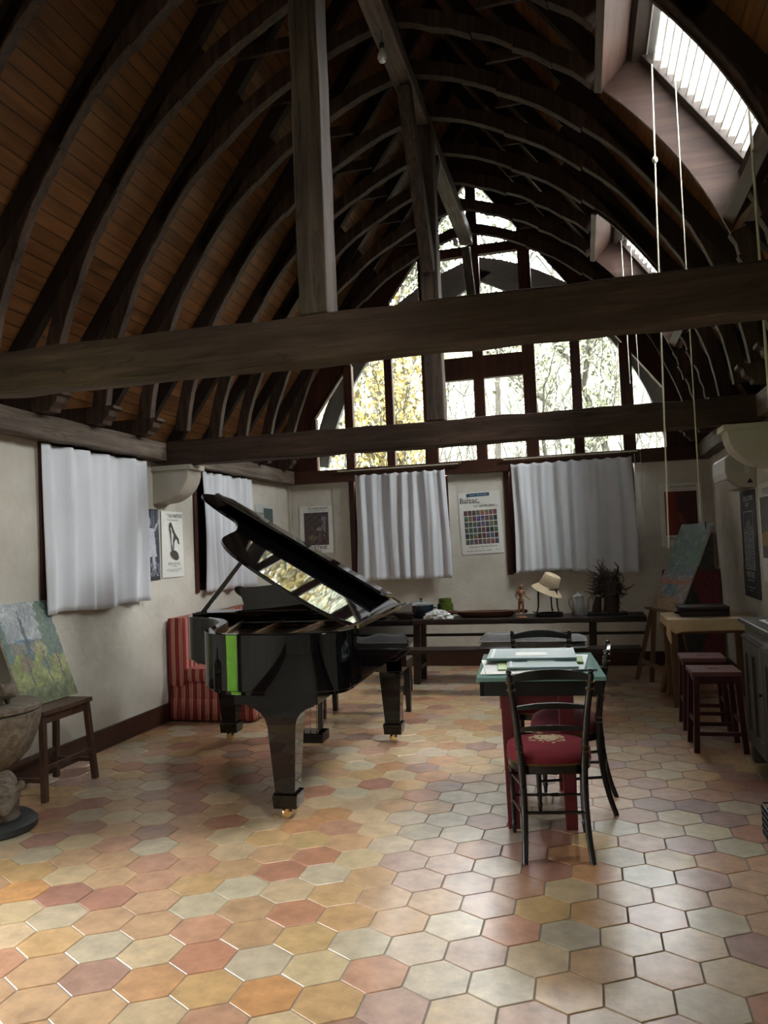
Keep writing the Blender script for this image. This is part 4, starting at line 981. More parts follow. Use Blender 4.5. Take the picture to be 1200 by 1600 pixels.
# ================================================================ red stools
def make_stool(lab, name, top, legm, W_, D_, H_, splay, hole=True):
    r = thing(name, (0, 0, 0), lab, 'stool')
    t = .028
    if hole:
        m = MB(); a, b = W_/2, D_/2; ha, hb = .035, .011
        m.bx(-a, -ha, -b, b, H_-t, H_).bx(ha, a, -b, b, H_-t, H_).bx(-ha, ha, -b, -hb, H_-t, H_).bx(-ha, ha, hb, b, H_-t, H_)
    else: m = MB().bx(-W_/2, W_/2, -D_/2, D_/2, H_-t, H_)
    m.build('seat', top, r)
    xs, ys_ = W_/2-.03, D_/2-.03
    for sx_ in (-1, 1):
        for sy in (-1, 1):
            m = MB(); m.beam((sx_*(xs+splay), sy*(ys_+splay), 0), (sx_*xs, sy*ys_, H_-t), .036, .036, up=(0, 1, 0)); m.build('leg', legm, r, bevel=.002)
    def at(z): return 1-z/(H_-t)
    for z in (.13, .20):
        k = at(z)*splay
        for s in (-1, 1):
            m = MB()
            if (z == .13): m.beam((-(xs+k), s*(ys_+k), z), (xs+k, s*(ys_+k), z), .018, .026)
            else: m.beam((s*(xs+k), -(ys_+k), z), (s*(xs+k), ys_+k, z), .018, .026)
            m.build('stretcher', legm, r)
    m = MB()
    for s in (-1, 1): m.bx(-xs, xs, s*ys_-.01, s*ys_+.01, H_-t-.055, H_-t); m.bx(s*xs-.01, s*xs+.01, -ys_, ys_, H_-t-.055, H_-t)
    m.build('apron', legm, r); return r
s1 = make_stool('front dark red stool with a slotted paler seat, nearer to the camera beside the cabinet', 'slotted_stool', M['redseat'], M['maroon'], .32, .31, .55, .028)
s1['group'] = 'slotted red stools'; s1.location = (.835, 5.865, 0); s1.rotation_euler = (0, 0, R(1))
s2 = dup(s1, (.845, 6.50, 0), R(-1), 'rear dark red stool with a slotted seat, half hidden behind its twin')
# ================================================================ left stool, canvas, carved stool
s3 = make_stool('low brown wooden stool by the left wall carrying a landscape painting', 'wooden_stool', M['stoolwood'], M['stoolwood'], .30, .50, .555, .035, hole=False)
s3.location = (-3.475, 4.42, 0)
# painted canvases: a fine mesh whose faces carry the paint colours
def canvas(name, P00, P10, P01, fn, nu, nv, th, m_, parent=None, edge=None):
    # P00 lower-left, P10 lower-right, P01 upper-left, seen from the front
    A = Vector(P00); U = Vector(P10)-A; V = Vector(P01)-A; N = U.cross(V).normalized()
    m = MB(); m.grid(lambda u, v: A+U*u+V*v, nu, nv, colf=fn)
    e = edge or (.45, .42, .36)
    for a, b in ((A, U), (A+V, U), (A, V), (A+U, V)): m.add([a, a+b, a+b-N*th, a-N*th], [(0, 1, 2, 3)], e)
    m.add([A-N*th, A+U-N*th, A+U+V-N*th, A+V-N*th], [(0, 1, 2, 3)], e)
    return m.build(name, m_, parent, fix=False)
def mix(a, b, t): t = max(0, min(1, t)); return tuple(a[i]*(1-t)+b[i]*t for i in range(3))
rp_ = random.Random(3)
def nz(u, v, s=1.0, k=0):
    return .5+.25*math.sin(u*17*s+k+3*math.sin(v*11*s+k))+.25*math.sin(v*23*s+k*2+2*math.sin(u*13*s))
def brush(u, v, k=1.0):
    a = int(u*24*k+2.5*math.sin(v*13)); b = int(v*34*k+2*math.sin(u*17)); h = math.sin(a*12.9898+b*78.233)*43758.5453
    return .72+.56*(h-math.floor(h))
def landscape(u, v):
    c = mix((.22, .25, .27), (.36, .39, .41), nz(u, v, .6))
    if v < .62: c = mix((.10, .14, .13), (.20, .16, .12), nz(u, v, 1.2, 2))
    if v < .50: c = mix((.10, .12, .03), (.22, .25, .07), nz(u, v, .9, 4))
    if v < .16: c = mix((.07, .09, .04), (.14, .16, .06), nz(u, v, 1.5, 1))
    if .60 < v < .63 and .22 < u < .48: c = (.08, .16, .26)
    for tx, w_, top, col in ((.40, .055, .93, (.03, .06, .09)), (.02, .09, 1.1, (.05, .11, .10)), (.80, .16, 1.2, (.05, .10, .07)), (.92, .10, 1.2, (.03, .07, .06))):
        ww = w_*(1.15-v/top)*1.3*(1+.5*math.sin(v*55)*nz(u, v, 2))
        if abs(u-tx) < ww and .42 < v < top: c = mix(col, (.16, .22, .12), .6*rp_.random()*nz(u, v, 3))
    for tx, r_, ty, col in ((.60, .10, .52, (.30, .27, .11)), (.28, .10, .40, (.17, .10, .05)), (.62, .08, .36, (.06, .10, .06)), (.84, .08, .40, (.24, .20, .06))):
        if (u-tx)**2+(v-ty)**2*1.6 < r_*r_*(.7+.6*nz(u, v, 2.5)): c = mix(col, (.10, .13, .06), rp_.random()*.7)
    for tx in (.30, .62, .86):
        if abs(u-tx-.01*math.sin(v*40)) < .012 and .18 < v < .5: c = (.03, .03, .03)
    return tuple(x*brush(u, v) for x in c)
cv = thing('landscape_painting', (-3.6, 4.45, .557), 'unframed oil painting of green trees and a lawn, leaning on the brown stool', 'painting')
canvas('painted_canvas', (-3.50, 4.22, .562), (-3.50, 4.755, .562), (-3.70, 4.16, 1.225), landscape, 56, 66, .02, M['paint'], cv)
# carved wooden stool held up by an animal, with a small pig on its lid
cs = thing('carved_stool', (-3.30, 3.68, 0), 'carved wooden bowl-shaped stool held up by an animal figure on a black base, left edge', 'sculpture')
CX, CY = -3.34, 3.70
MB().lathe([(.27, 0), (.285, .015), (.285, .045), (.26, .065)], n=36, c=(CX, CY, 0), sq=(1, .85)).build('base', M['carveddark'], cs, smooth=True)
m = MB(); m.lathe([(.05, .30), (.10, .31), (.17, .36), (.235, .43), (.275, .52), (.295, .60), (.30, .655), (.28, .66)], n=40, c=(CX, CY, 0)); m.build('bowl', M['carved'], cs, smooth=True)
MB().lathe([(.27, .667), (.30, .667), (.302, .69), (.28, .70)], n=40, c=(CX, CY, 0)).build('lid', M['carved'], cs, smooth=True)
m = MB()   # supporting animal: body, four legs, head turned to the camera, ears
m.ell((CX+.02, CY, .22), (.19, .10, .10)); m.ell((CX-.14, CY, .24), (.10, .10, .11)); m.ell((CX+.13, CY-.03, .25), (.09, .09, .10))
for x, y in ((-.13, -.06), (-.13, .06), (.12, -.06), (.12, .06)): m.tube([(CX+x, CY+y, .05), (CX+x, CY+y, .20)], [.038, .048], n=10)
m.ell((CX+.20, CY-.07, .23), (.075, .075, .07)); m.ell((CX+.235, CY-.12, .185), (.045, .05, .045)); m.ell((CX+.25, CY-.145, .16), (.03, .03, .025))
m.ell((CX+.12, CY-.10, .275), (.028, .015, .03)); m.ell((CX+.285, CY-.055, .275), (.028, .018, .034)); m.ell((CX, CY, .32), (.12, .09, .05)); m.ell((CX+.05, CY, .08), (.17, .11, .045))
m.build('carved_animal', M['carved'], cs, remesh=.011)
m = MB(); m.ell((CX+.05, CY, .77), (.13, .06, .055)); m.ell((CX+.165, CY-.01, .775), (.05, .045, .045)); m.ell((CX+.21, CY-.015, .762), (.022, .02, .02)); m.ell((CX+.16, CY-.05, .815), (.012, .01, .018)); m.ell((CX+.16, CY+.03, .815), (.012, .01, .018))
for x, y in ((-.03, -.035), (-.03, .035), (.13, -.035), (.13, .035)): m.tube([(CX+x, CY+y, .695), (CX+x, CY+y, .76)], [.016, .02], n=8)
m.build('carved_pig', M['carved'], cs, remesh=.009)
# ================================================================ curtains
def curtain(name, along, fixed, a0, a1, z0, z1, lab, grp, nf, seed, rings=None, flare=0.0, hem=None):
    # along: 'y' (side wall, normal +x) or 'x' (back wall, normal -y)
    rn = random.Random(seed); ph = [rn.uniform(0, 6.28) for _ in range(4)]
    am = [rn.uniform(.6, 1.3) for _ in range(nf+2)]
    def f(u, v):
        s = u*nf; k = int(s); t = s-k; A = am[k]*(1-t)+am[k+1]*t
        d = (.008+.022*A*(1-.35*v))*math.sin(2*PI*(s+.22*math.sin(s*1.7+ph[3]))+ph[0]+.5*math.sin(3*v+ph[1]))+.012*math.sin(2*PI*s*.37+ph[2]+v*2)+.006*math.sin(2*PI*s*2.3+ph[3])
        w_ = a0+(a1-a0)*u+flare*(1-v)*(u-.5)+.01*math.sin(4*v+s)
        z = z0+(z1-z0)*v+(hem(u)*(1-v) if hem else 0)
        if rings and v > .93: z -= .018*abs(math.sin(PI*u*rings))*(v-.93)/.07
        return (fixed+d+.03, w_, z) if along == 'y' else (w_, fixed-d-.03, z)
    m = MB(); m.grid(f, nf*14, 26)
    if rings:
        loc = (a0, fixed, z0) if along == 'x' else (fixed, a0, z0)
    o = m.build(name, M['cloth'], smooth=True, fix=False, solid=.003, angle=180)
    return tag(o, lab, 'curtain', grp)
curtain('curtain', 'y', XL+.03, 4.66, 5.98, 1.115, 2.335, 'long white cotton curtain on the left wall nearest the camera', 'white cotton curtains', 5, 3, hem=lambda u: .012*math.sin(u*9))
curtain('curtain', 'y', XL+.03, 7.04, 8.22, 1.12, 2.335, 'white curtain on the left wall behind the raised piano lid', 'white cotton curtains', 6, 8)
curtain('curtain', 'x', 9.38, -2.76, -1.60, 1.09, 2.43, 'white curtain on a rod on the back wall, left of the blue-banded poster', 'white cotton curtains', 7, 5, rings=9, flare=.05)
curtain('curtain', 'x', 9.38, -.80, .60, 1.11, 2.44, 'widest white curtain on a rod on the back wall, behind the hat and coffee pot', 'white cotton curtains', 7, 12, rings=10, hem=lambda u: .02*math.sin(u*5))
def rod(x0, x1, z, lab, rx0, rx1, n):
    r = thing('curtain_rod', ((x0+x1)/2, 9.35, z), lab, 'curtain rod', 'brass curtain rods')
    MB().tube([(x0, 9.35, z), (x1, 9.35, z)], .009, n=10).build('rod', M['cord'], r, smooth=True)
    for x in (x0, x1): MB().ell((x, 9.35, z), (.022, .018, .018)).build('finial', M['gilt'], r, smooth=True)
    for x in (x0+.1, x1-.1): MB().tube([(x, 9.35, z), (x, 9.42, z-.03)], .007, n=6).build('bracket', M['gilt'], r)
    for i in range(n):
        x = rx0+(rx1-rx0)*i/(n-1); MB().tube([(x+.014*math.cos(a), 9.35+.003*math.sin(a), z-.012+.018*math.sin(a)) for a in [2*PI*k/12 for k in range(13)]], .0028, n=5).build('curtain_ring', M['gilt'], r)
rod(-3.0, -1.42, 2.485, 'thin pale curtain rod over the left curtain of the back wall', -2.74, -1.62, 10)
rod(-.90, .68, 2.492, 'thin pale curtain rod over the wide right curtain of the back wall', -.78, .58, 11)
def cordt(pts, lab, r_=.004, extra=None, grp='hanging white cords'):
    t = thing('cord', pts[-1], lab, 'cord', grp)
    MB().tube(pts, r_, n=6).build('string', M['cord'], t, smooth=True)
    if extra: MB().ell(extra, (.018, .018, .022), nu=8, nv=6).build('knot', M['cord'], t, smooth=True)
    return t
cordt([(.62, 9.31, 2.46), (.622, 9.312, 1.9), (.645, 9.31, 1.34)], 'thin cord hanging lowest from the right end of the back curtain rod')
cordt([(.685, 9.31, 2.47), (.69, 9.31, 2.0), (.705, 9.312, 1.50)], 'short thin cord with a knot right beside the rod end', .004, (.70, 9.31, 1.72))
cordt([(.565, 4.98, 4.44), (.545, 4.975, 3.6), (.50, 4.975, 1.42)], 'white cord with a big knot hanging from the corner of the large roof window', .005, (.55, 4.975, 3.83))
cordt([(.692, 4.95, 4.345), (.690, 4.95, 3.0), (.688, 4.95, 1.575)], 'thinner cord hanging from the middle of the large roof window, ending above the easel', .0035)
cordt([(.94, 4.25, 4.26), (.945, 4.25, 3.2), (.948, 4.25, 2.2), (.95, 4.25, 1.9)], 'thick white cord hanging nearest the right edge of the frame', .007)
cordt([(.53, 8.14, 4.55), (.535, 8.14, 3.9), (.54, 8.14, 3.05)], 'left one of two cords hanging from the far roof window', .004)
cordt([(.62, 8.14, 4.42), (.62, 8.14, 3.9), (.63, 8.14, 3.05)], 'right one of two cords hanging from the far roof window', .003)
# ================================================================ posters
def poster(kind, name, lab, frame, w_, h_, sheetc, pic=None, picrect=None, texts=(), cells=None, nu=24, nv=30, inkm=None, extra=None, rollend=False):
    # frame = (origin lower-left, x direction, y direction)
    O, X_, Y_ = (Vector(q) for q in frame); N = X_.cross(Y_)
    r = thing(name, O, lab, 'poster', None)
    m = MB(); P = lambda u, v, d=0: O+X_*(u*w_)+Y_*(v*h_)+N*(d+.004*math.sin(u*3+v*2))
    m.grid(lambda u, v: P(u, v), 4, 6); m.build('sheet', sheetc, r, fix=False, solid=.0012)
    if pic:
        a, b, c, d = picrect
        m = MB(); m.grid(lambda u, v: P(a+(b-a)*u, c+(d-c)*v, .0018), nu, nv, colf=pic); m.build('picture', M['print'], r, fix=False)
    if texts:
        m = MB()
        for body, size, u, v, sq in texts: text(m, body, size, P(u, v, .002), X_, Y_, squash=sq)
        m.build('lettering', inkm or M['ink'], r, fix=False)
    if extra: extra(r, P, X_, Y_)
    return r
EX, EY, EZ = (1, 0, 0), (0, 1, 0), (0, 0, 1)
rq = random.Random(9)
def darkfig(u, v):
    c = mix((.045, .035, .033), (.10, .07, .07), nz(u, v, 1.3, 3))
    if (u-.82)**2*14+(v-.80)**2*60 < .2: c = (.22, .21, .22)
    if abs(u-.82-.02*math.sin(v*20)) < .05+.03*math.sin(v*14) and .25 < v < .76: c = (.20, .19, .20)
    if (u-.62)**2*9+(v-.48)**2*30 < .09: c = (.24, .23, .22)
    if abs(u-.64) < .07 and .1 < v < .4: c = (.13, .08, .08)
    if (u-.35)**2*4+(v-.22)**2*20 < .14: c = (.14, .12, .07)
    return tuple(x*rq.uniform(.7, 1.3) for x in c)
poster('p', 'poster', 'white poster with a dark picture on the back wall above the piano lid', ((-3.578, 9.486, 1.455), EX, EZ), .45, .615, M['paper'], darkfig, (.13, .87, .17, .86),
       [('GALERIE ANDRÉ BENEZIT', .036, .5, .925, .82), ('20, RUE DE MIROMESNIL  PARIS 8', .018, .5, .885, .9), ('MARTINE', .062, .5, .085, 1.1), ('peintures', .022, .55, .04, 1)])
def blz(u, v): return (.5, .5, .5)
def blz_extra(r, P, X_, Y_):
    m = MB(); g = .006
    for j in range(6):
        for i in range(8):
            a, b = .11+.80*i/8, .11+.80*(i+1)/8-.012; c, d = .155+.56*j/6, .155+.56*(j+1)/6-.012
            base = rq.choice([(.05, .06, .07), (.10, .04, .04), (.05, .09, .06), (.12, .09, .07), (.07, .07, .12), (.16, .10, .07), (.03, .03, .03)])
            for q in range(2):
                for p in range(2):
                    k = tuple(x*rq.uniform(.6, 2.2) for x in base)
                    ua, ub = a+(b-a)*q/2, a+(b-a)*(q+1)/2; va, vb = c+(d-c)*p/2, c+(d-c)*(p+1)/2
                    m.add([P(ua, va, .002), P(ub, va, .002), P(ub, vb, .002), P(ua, vb, .002)], [(0, 1, 2, 3)], k)
    m.build('picture_grid', M['print'], r, fix=False)
    m = MB(); m.add([P(.20, .925, .002), P(.75, .925, .002), P(.75, .98, .002), P(.20, .98, .002)], [(0, 1, 2, 3)]); m.build('blue_band', M['blueink'], r, fix=False)
    m = MB(); text(m, '9 février / 30 avril 2016', .026, P(.475, .942, .003), X_, Y_, squash=.95); m.build('band_lettering', M['whiteink'], r, fix=False)
poster('p', 'poster', 'white poster with a blue band and grid of small pictures, between the back curtains', ((-1.457, 9.486, 1.36), (.9995, 0, .032), (-.032, 0, .9995)), .515, .765, M['paper'], None, None,
       [('Balzac,', .098, .27, .825, .95), ('Jour après jour...', .048, .62, .755, 1.0), ('Exposition Martine Martine', .028, .52, .105, 1.1), ('*', .03, .5, .065, 1), ('MAISON DE BALZAC  PARIS', .022, .42, .04, 1.1), ('Paris', .02, .85, .045, 1)], extra=blz_extra)
def redpic(u, v):
    c = mix((.16, .012, .008), (.06, .012, .012), min(1, abs(u-.15)*1.6+.2*nz(u, v)))
    if u < .35 and v > .05: c = mix((.24, .02, .01), c, u*2)
    if abs(u-.5-.05*math.sin(v*9)) < .12*(1-v) and v < .55: c = mix((.28, .07, .02), c, nz(u, v, 3))
    if abs(u-.5) < .03+.12*v and .5 < v < .9 and int(u*30+v*9) % 3: c = (.02, .014, .014)
    return tuple(x*rq.uniform(.8, 1.2) for x in c)
poster('p', 'poster', 'pale poster with a dark red picture on the back wall behind the easel', ((.880, 9.486, 1.365), EX, EZ), .465, .735, M['paper'], redpic, (.12, .88, .18, .87),
       [('GALERIE KATIA GRANOFF', .036, .5, .925, .82), ('92, FAUBOURG ST-HONORÉ  PARIS', .018, .5, .887, .9), ('MARTINE', .062, .5, .095, 1.1), ('PEINTURES', .02, .5, .04, 1.2)])
def bluefig(u, v):
    c = mix((.015, .018, .035), (.05, .06, .10), nz(u, v, 2, 1))
    if abs(u-.55+.25*(v-.6)) < .20 and .30 < v < .72: c = (.52, .54, .60)
    if (u-.42)**2+(v-.82)**2*1.8 < .014: c = (.45, .47, .52)
    if abs(v-.62-(u-.6)*.55) < .03 and u > .55: c = (.45, .47, .52)
    if abs(u-.62-.35*(.35-v)) < .09 and .12 < v < .35: c = (.46, .48, .54)
    if v < .2 and nz(u, v, 4, 2) > .6: c = (.40, .42, .48)
    if u > .1 and abs((u*9) % 1-.5) < .07 and v > .7: c = (.2, .22, .3)
    return tuple(x*rq.uniform(.8, 1.2) for x in c)
poster('p', 'poster', 'narrow dark blue and white photographic poster beside the near left curtain', ((-3.732, 5.975, 1.29), (0, 1, 0), EZ), .30, .635, M['ink'], bluefig, (.0, 1, .05, .985), nu=30, nv=44)
def bronze_extra(r, P, X_, Y_):
    m = MB()
    def blob(pts): m.add([P(u, v, .003) for u, v in pts], [tuple(range(len(pts)))])
    blob([(.33, .80), (.40, .84), (.46, .82), (.52, .76), (.60, .68), (.54, .64), (.48, .68), (.45, .73), (.42, .76), (.38, .74)][::-1])
    blob([(.33, .80), (.38, .74), (.42, .70), (.43, .60), (.42, .52), (.46, .46), (.46, .40), (.41, .40), (.40, .48), (.38, .56), (.36, .66), (.32, .72)][::-1])
    blob([(.60, .68), (.70, .62), (.78, .58), (.80, .50), (.74, .50), (.70, .56), (.62, .58), (.55, .52), (.54, .46), (.52, .40), (.47, .40), (.49, .48), (.50, .56), (.54, .64)][::-1])
    blob([(.34, .37), (.45, .41), (.62, .40), (.72, .36), (.76, .30), (.72, .26), (.60, .25), (.46, .28), (.37, .32)][::-1])
    m.build('bronze_picture', M['bronzepix'], r, fix=False)
poster('p', 'poster', 'white poster with a bent bronze figure picture on the left wall below the corbel', ((-3.732, 6.31, 1.30), (0, 1, 0), EZ), .40, .615, M['paper'], None, None,
       [('MARTINE MARTINE', .050, .5, .905, .80), ('Oeuvres récentes sculptures', .020, .5, .86, .9), ('HÔTEL DE VILLE', .034, .52, .185, .9), ('de Versailles', .018, .52, .155, .9), ('exposition du 4 novembre au 2 décembre', .018, .5, .11, .9), ('entrée libre tous les jours', .018, .5, .085, .9)], extra=bronze_extra)
poster('p', 'poster', 'small pale poster with a dark green picture in the far left corner', ((-3.732, 8.42, 1.74), (0, 1, 0), EZ), .58, .33, M['papergrey'], lambda u, v: mix((.03, .06, .06), (.12, .16, .15), nz(u, v, 2, 2)), (.42, .92, .18, .88), [('EXPOSITION', .04, .2, .62, 1)])
def scratch(u, v):
    c = (.02, .02, .022)
    if nz(u*1.6, v*1.2, 4, 2)*nz(u, v, 2.5, 5) > .26-.0*v and v < .9-.5*abs(u-.5): c = (.36, .37, .40)
    return c
def blackx(r, P, X_, Y_):
    m = MB()
    for (a, b, c, d) in ((.22, .80, .262, .268), (.22, .80, .802, .808), (.22, .235, .262, .808), (.785, .80, .262, .808)):
        m.add([P(a, c, .003), P(b, c, .003), P(b, d, .003), P(a, d, .003)], [(0, 1, 2, 3)])
    m.build('white_border', M['whiteink'], r, fix=False)
poster('p', 'poster', 'tall narrow black poster with white lettering on the right wall under the air conditioner', ((1.432, 7.80, .915), (0, -1, 0), EZ), .66, .953, M['ink'], scratch, (.235, .785, .268, .802),
       [("L'ENCRE & L'OMBRE", .060, .5, .905, .95), ('GIVET', .050, .5, .85, 1), ('MARTINE', .085, .5, .185, .95), ('sculptures et dessins', .030, .5, .155, 1), ('du 12 septembre au 31 octobre', .026, .5, .09, 1), ('entrée libre', .026, .5, .062, 1)], inkm=M['whiteink'], extra=blackx, nu=26, nv=60)
def yellowish(u, v):
    c = mix((.05, .06, .055), (.14, .12, .09), nz(u, v, 1.5, 1))
    if v < .42-.2*(u-.3)**2 and v > .2: c = (.30, .22, .05)
    return tuple(x*rq.uniform(.8, 1.2) for x in c)
poster('p', 'poster', 'white poster with a dark and yellow picture at the right frame edge above the cabinet', ((1.432, 6.98, 1.09), (0, -1, 0), EZ), .60, .80, M['paper'], yellowish, (.07, .93, .24, .86), [('EXPOSITION', .07, .5, .885, 1.0), ('peintures et dessins', .03, .5, .17, 1)])
# ================================================================ air conditioner
ac = thing('air_conditioner', (1.32, 7.35, 1.86), 'white wall-mounted air conditioner high on the right wall beside the corbel', 'air conditioner')
pf = [(1.44, 2.155), (1.235, 2.165), (1.205, 2.14), (1.20, 2.02), (1.212, 1.955), (1.30, 1.885), (1.44, 1.875)]
MB().prism(pf, 1, 7.06, 7.70).build('housing', M['plastic2'], ac, bevel=.006)
MB().prism([(1.232, 2.16), (1.198, 2.135), (1.193, 2.02), (1.206, 1.962), (1.216, 1.966), (1.205, 2.02), (1.21, 2.13)], 1, 7.065, 7.695).build('front_panel', M['plastic'], ac, bevel=.003)
MB().prism([(1.21, 1.945), (1.295, 1.88), (1.292, 1.876), (1.205, 1.94)], 1, 7.08, 7.68).build('air_flap', M['plastic'], ac)
MB().bx(1.35, 1.385, 7.054, 7.06, 2.0, 2.12).build('side_label', M['papergrey'], ac)
MB().add([(1.36, 7.054, 1.915), (1.41, 7.054, 1.915), (1.385, 7.054, 1.955)], [(0, 1, 2)]).build('warning_sign', M['ink'], ac, fix=False)
MB().tube([(1.425, 7.72, 1.95), (1.43, 7.76, 1.9), (1.43, 7.78, 1.2)], .008, n=8).build('pipe', M['plastic'], ac)
# conduit in the far left corner
cd = MB(); cd.tube([(-3.70, 9.46, 2.30), (-3.70, 9.46, .2)], .008, n=8); tag(cd.build('conduit_pipe', M['plastic2'], smooth=True), 'thin pale pipe running down the far left corner of the room', 'pipe')
cd = MB(); cd.tube([(-3.10, 9.476, 2.30), (-3.09, 9.476, 1.45)], .005, n=8); tag(cd.build('cable', M['plastic2'], smooth=True), 'thin cable on the back wall at the right side of the first poster', 'cable')
# ================================================================ long table at the back and what stands on it
bt = thing('trestle_table', (-.66, 8.4, 0), 'long dark narrow wooden table against the back wall, holding pots, hat and sculpture', 'table')
m = MB(); m.beam((-1.93, 8.40, .672), (.575, 8.40, .672), .50, .056, seg=18, jit=.003); m.build('table_top', M['darkwood'], bt, bevel=.01)
for x in (-1.80, .05):
    for y in (8.24, 8.56):
        m = MB(); m.beam((x-.02, y, 0), (x, y, .645), .075, .05, up=(0, 1, 0)); m.build('leg', M['darkwood'], bt, bevel=.003)
    MB().bx(x-.03, x+.03, 8.24, 8.56, .16, .20).build('cross_rail', M['darkwood'], bt)
MB().bx(-1.9, .58, 8.545, 8.575, .475, .505).build('back_rail', M['darkwood'], bt)
bn = thing('long_bench', (-.66, 7.75, 0), 'long low dark bench in front of the back table, with a folded blanket on it', 'bench')
m = MB(); m.beam((-1.95, 7.76, .432), (.48, 7.76, .432), .26, .036, seg=10, jit=.002); m.build('seat', M['darkwood'], bn, bevel=.005)
for x in (-1.82, .02):
    for y in (7.67, 7.85):
        m = MB(); m.beam((x, y+(y-7.76)*.3, 0), (x, y, .415), .045, .045, up=(0, 1, 0)); m.build('leg', M['darkwood'], bn)
    MB().bx(x-.015, x+.015, 7.66, 7.86, .14, .175).build('cross_rail', M['darkwood'], bn)
bl = MB()
def blank(u, v, top, ph, th):
    x = -1.05+1.03*u+.01*math.sin(v*8); d = 7.645+.23*v
    edge = min(1, min(u, 1-u)*14)*min(1, min(v, 1-v)*6)
    return (x, d-.01*math.sin(u*9+ph), (top*edge**.6)+.451*(1-edge**.6)*0+(0 if edge else 0)+th*(1-edge**.6)+.010*math.sin(u*13+ph)*edge+.022*edge*(math.sin(u*3+1)))
for t_, b_, ph in ((.515, .452, 0), (.575, .512, 2)):
    bl.grid(lambda u, v: blank(u, v, t_, ph, b_+.02), 60, 12); 
    bl.grid(lambda u, v: (blank(u, v, t_, ph, b_+.02)[0], blank(u, v, t_, ph, b_+.02)[1], b_+.003), 60, 12)
    for vv in (0, 1): bl.grid(lambda u, w_: (blank(u, vv, t_, ph, b_+.02)[0], blank(u, vv, t_, ph, b_+.02)[1]-(.02*math.sin(PI*w_) if vv == 0 else 0), b_+.003+(blank(u, vv, t_, ph, b_+.02)[2]-b_-.003)*w_), 60, 3)
tag(bl.build('folded_blanket', M['greyblanket'], smooth=True), 'thick grey wool blanket folded on the long bench behind the table', 'blanket')
TZ = .701
# enamel pot with lid
pt = thing('enamel_pot', (-1.78, 8.42, TZ), 'dark blue enamel cooking pot with a shiny steel lid, leftmost on the back table', 'pot')
MB().lathe([(.085, 0), (.095, .005), (.125, .06), (.137, .11), (.138, .14), (.130, .14), (.12, .11), (.09, .01)], n=32, c=(-1.78, 8.42, TZ)).build('body', M['blueenamel'], pt, smooth=True)
o = MB().lathe([(.142, .140), (.142, .146), (.11, .165), (.05, .180), (.0, .184)], n=32, c=(-1.78, 8.42, TZ)).build('lid', M['tinlid'], pt, smooth=True)
MB().lathe([(.006, .18), (.006, .195), (.018, .2), (.018, .21), (0, .214)], n=16, c=(-1.78, 8.42, TZ)).build('lid_knob', M['ink'], o, smooth=True)
for s in (-1, 1): MB().tube([(-1.78+s*.133, 8.42-.03, TZ+.105), (-1.78+s*.165, 8.42-.02, TZ+.11), (-1.78+s*.165, 8.42+.02, TZ+.11), (-1.78+s*.133, 8.42+.03, TZ+.105)], .006, n=8).build('handle', M['blueenamel'], pt, smooth=True)
# green jar
gj = thing('green_jar', (-1.525, 8.50, TZ), 'green glazed pottery jar between the blue pot and the wooden tray', 'jar')
MB().lathe([(.075, 0), (.088, .01), (.09, .12), (.085, .145), (.072, .155), (.074, .165), (.072, .20), (.065, .20), (.066, .16), (.06, .02)], n=30, c=(-1.525, 8.50, TZ)).build('body', M['greenceramic'], gj, smooth=True)
# plastic bag
rb = random.Random(2); bm_ = MB()
def bagf(u, v):
    a = 2*PI*u; q = math.sin(PI*v/2); n_ = 1+.14*math.sin(a*5+v*9)+.10*math.sin(a*9-v*14)+.08*math.sin(v*23+a*3)
    return (-1.56+.150*q*math.cos(a)*n_, 8.215+.055*q*math.sin(a)*n_, TZ+.003+.088*math.cos(PI*v/2)*(1+.15*math.sin(a*4+v*8)))
bm_.grid(bagf, 44, 14); tag(bm_.build('plastic_bag', M['bag'], smooth=True, fix=False), 'crumpled clear plastic bag in front of the green jar', 'bag')
# carved wooden tray with looped handles
tr = thing('carved_tray', (-1.05, 8.36, TZ), 'long carved wooden tray with looped handles at both ends on the back table', 'tray')
m = MB(); m.lathe([(.26, .0), (.34, .045), (.35, .062), (.33, .062), (.30, .05), (.22, .018)], n=40, c=(-1.06, 8.385, TZ), sq=(1, .36)); m.build('bowl', M['traywood'], tr, smooth=True)
for s in (-1, 1): MB().tube([(-1.06+s*.30, 8.325, TZ+.05), (-1.06+s*.38, 8.325, TZ+.06), (-1.06+s*.43, 8.355, TZ+.05), (-1.06+s*.43, 8.415, TZ+.05), (-1.06+s*.38, 8.445, TZ+.06), (-1.06+s*.30, 8.445, TZ+.05)], [.015, .016, .017, .017, .016, .015], n=8).build('handle', M['traywood'], tr, smooth=True)
# mannequin
mq = thing('wooden_figurine', (-.665, 8.205, TZ), 'small slender wooden human figurine standing with one arm out, on the back table', 'figurine')
x, y = -.665, 8.205
MB().lathe([(.055, 0), (.057, .006), (.05, .012)], n=24, c=(x, y, TZ)).build('base', M['figurewood'], mq, smooth=True)
m = MB()
m.tube([(x-.022, y-.01, TZ+.015), (x-.028, y-.015, TZ+.022), (x-.03, y, TZ+.03), (x-.026, y, TZ+.095), (x-.018, y, TZ+.165)], [.010, .010, .008, .012, .017], n=8)
m.tube([(x+.022, y-.01, TZ+.015), (x+.024, y-.012, TZ+.022), (x+.022, y, TZ+.03), (x+.018, y-.004, TZ+.095), (x+.014, y, TZ+.165)], [.010, .010, .008, .012, .017], n=8)
m.ell((x, y, TZ+.18), (.032, .02, .024)); m.tube([(x, y, TZ+.17), (x+.002, y, TZ+.215), (x-.004, y, TZ+.26), (x-.002, y, TZ+.285)], [.026, .018, .031, .022], n=10)
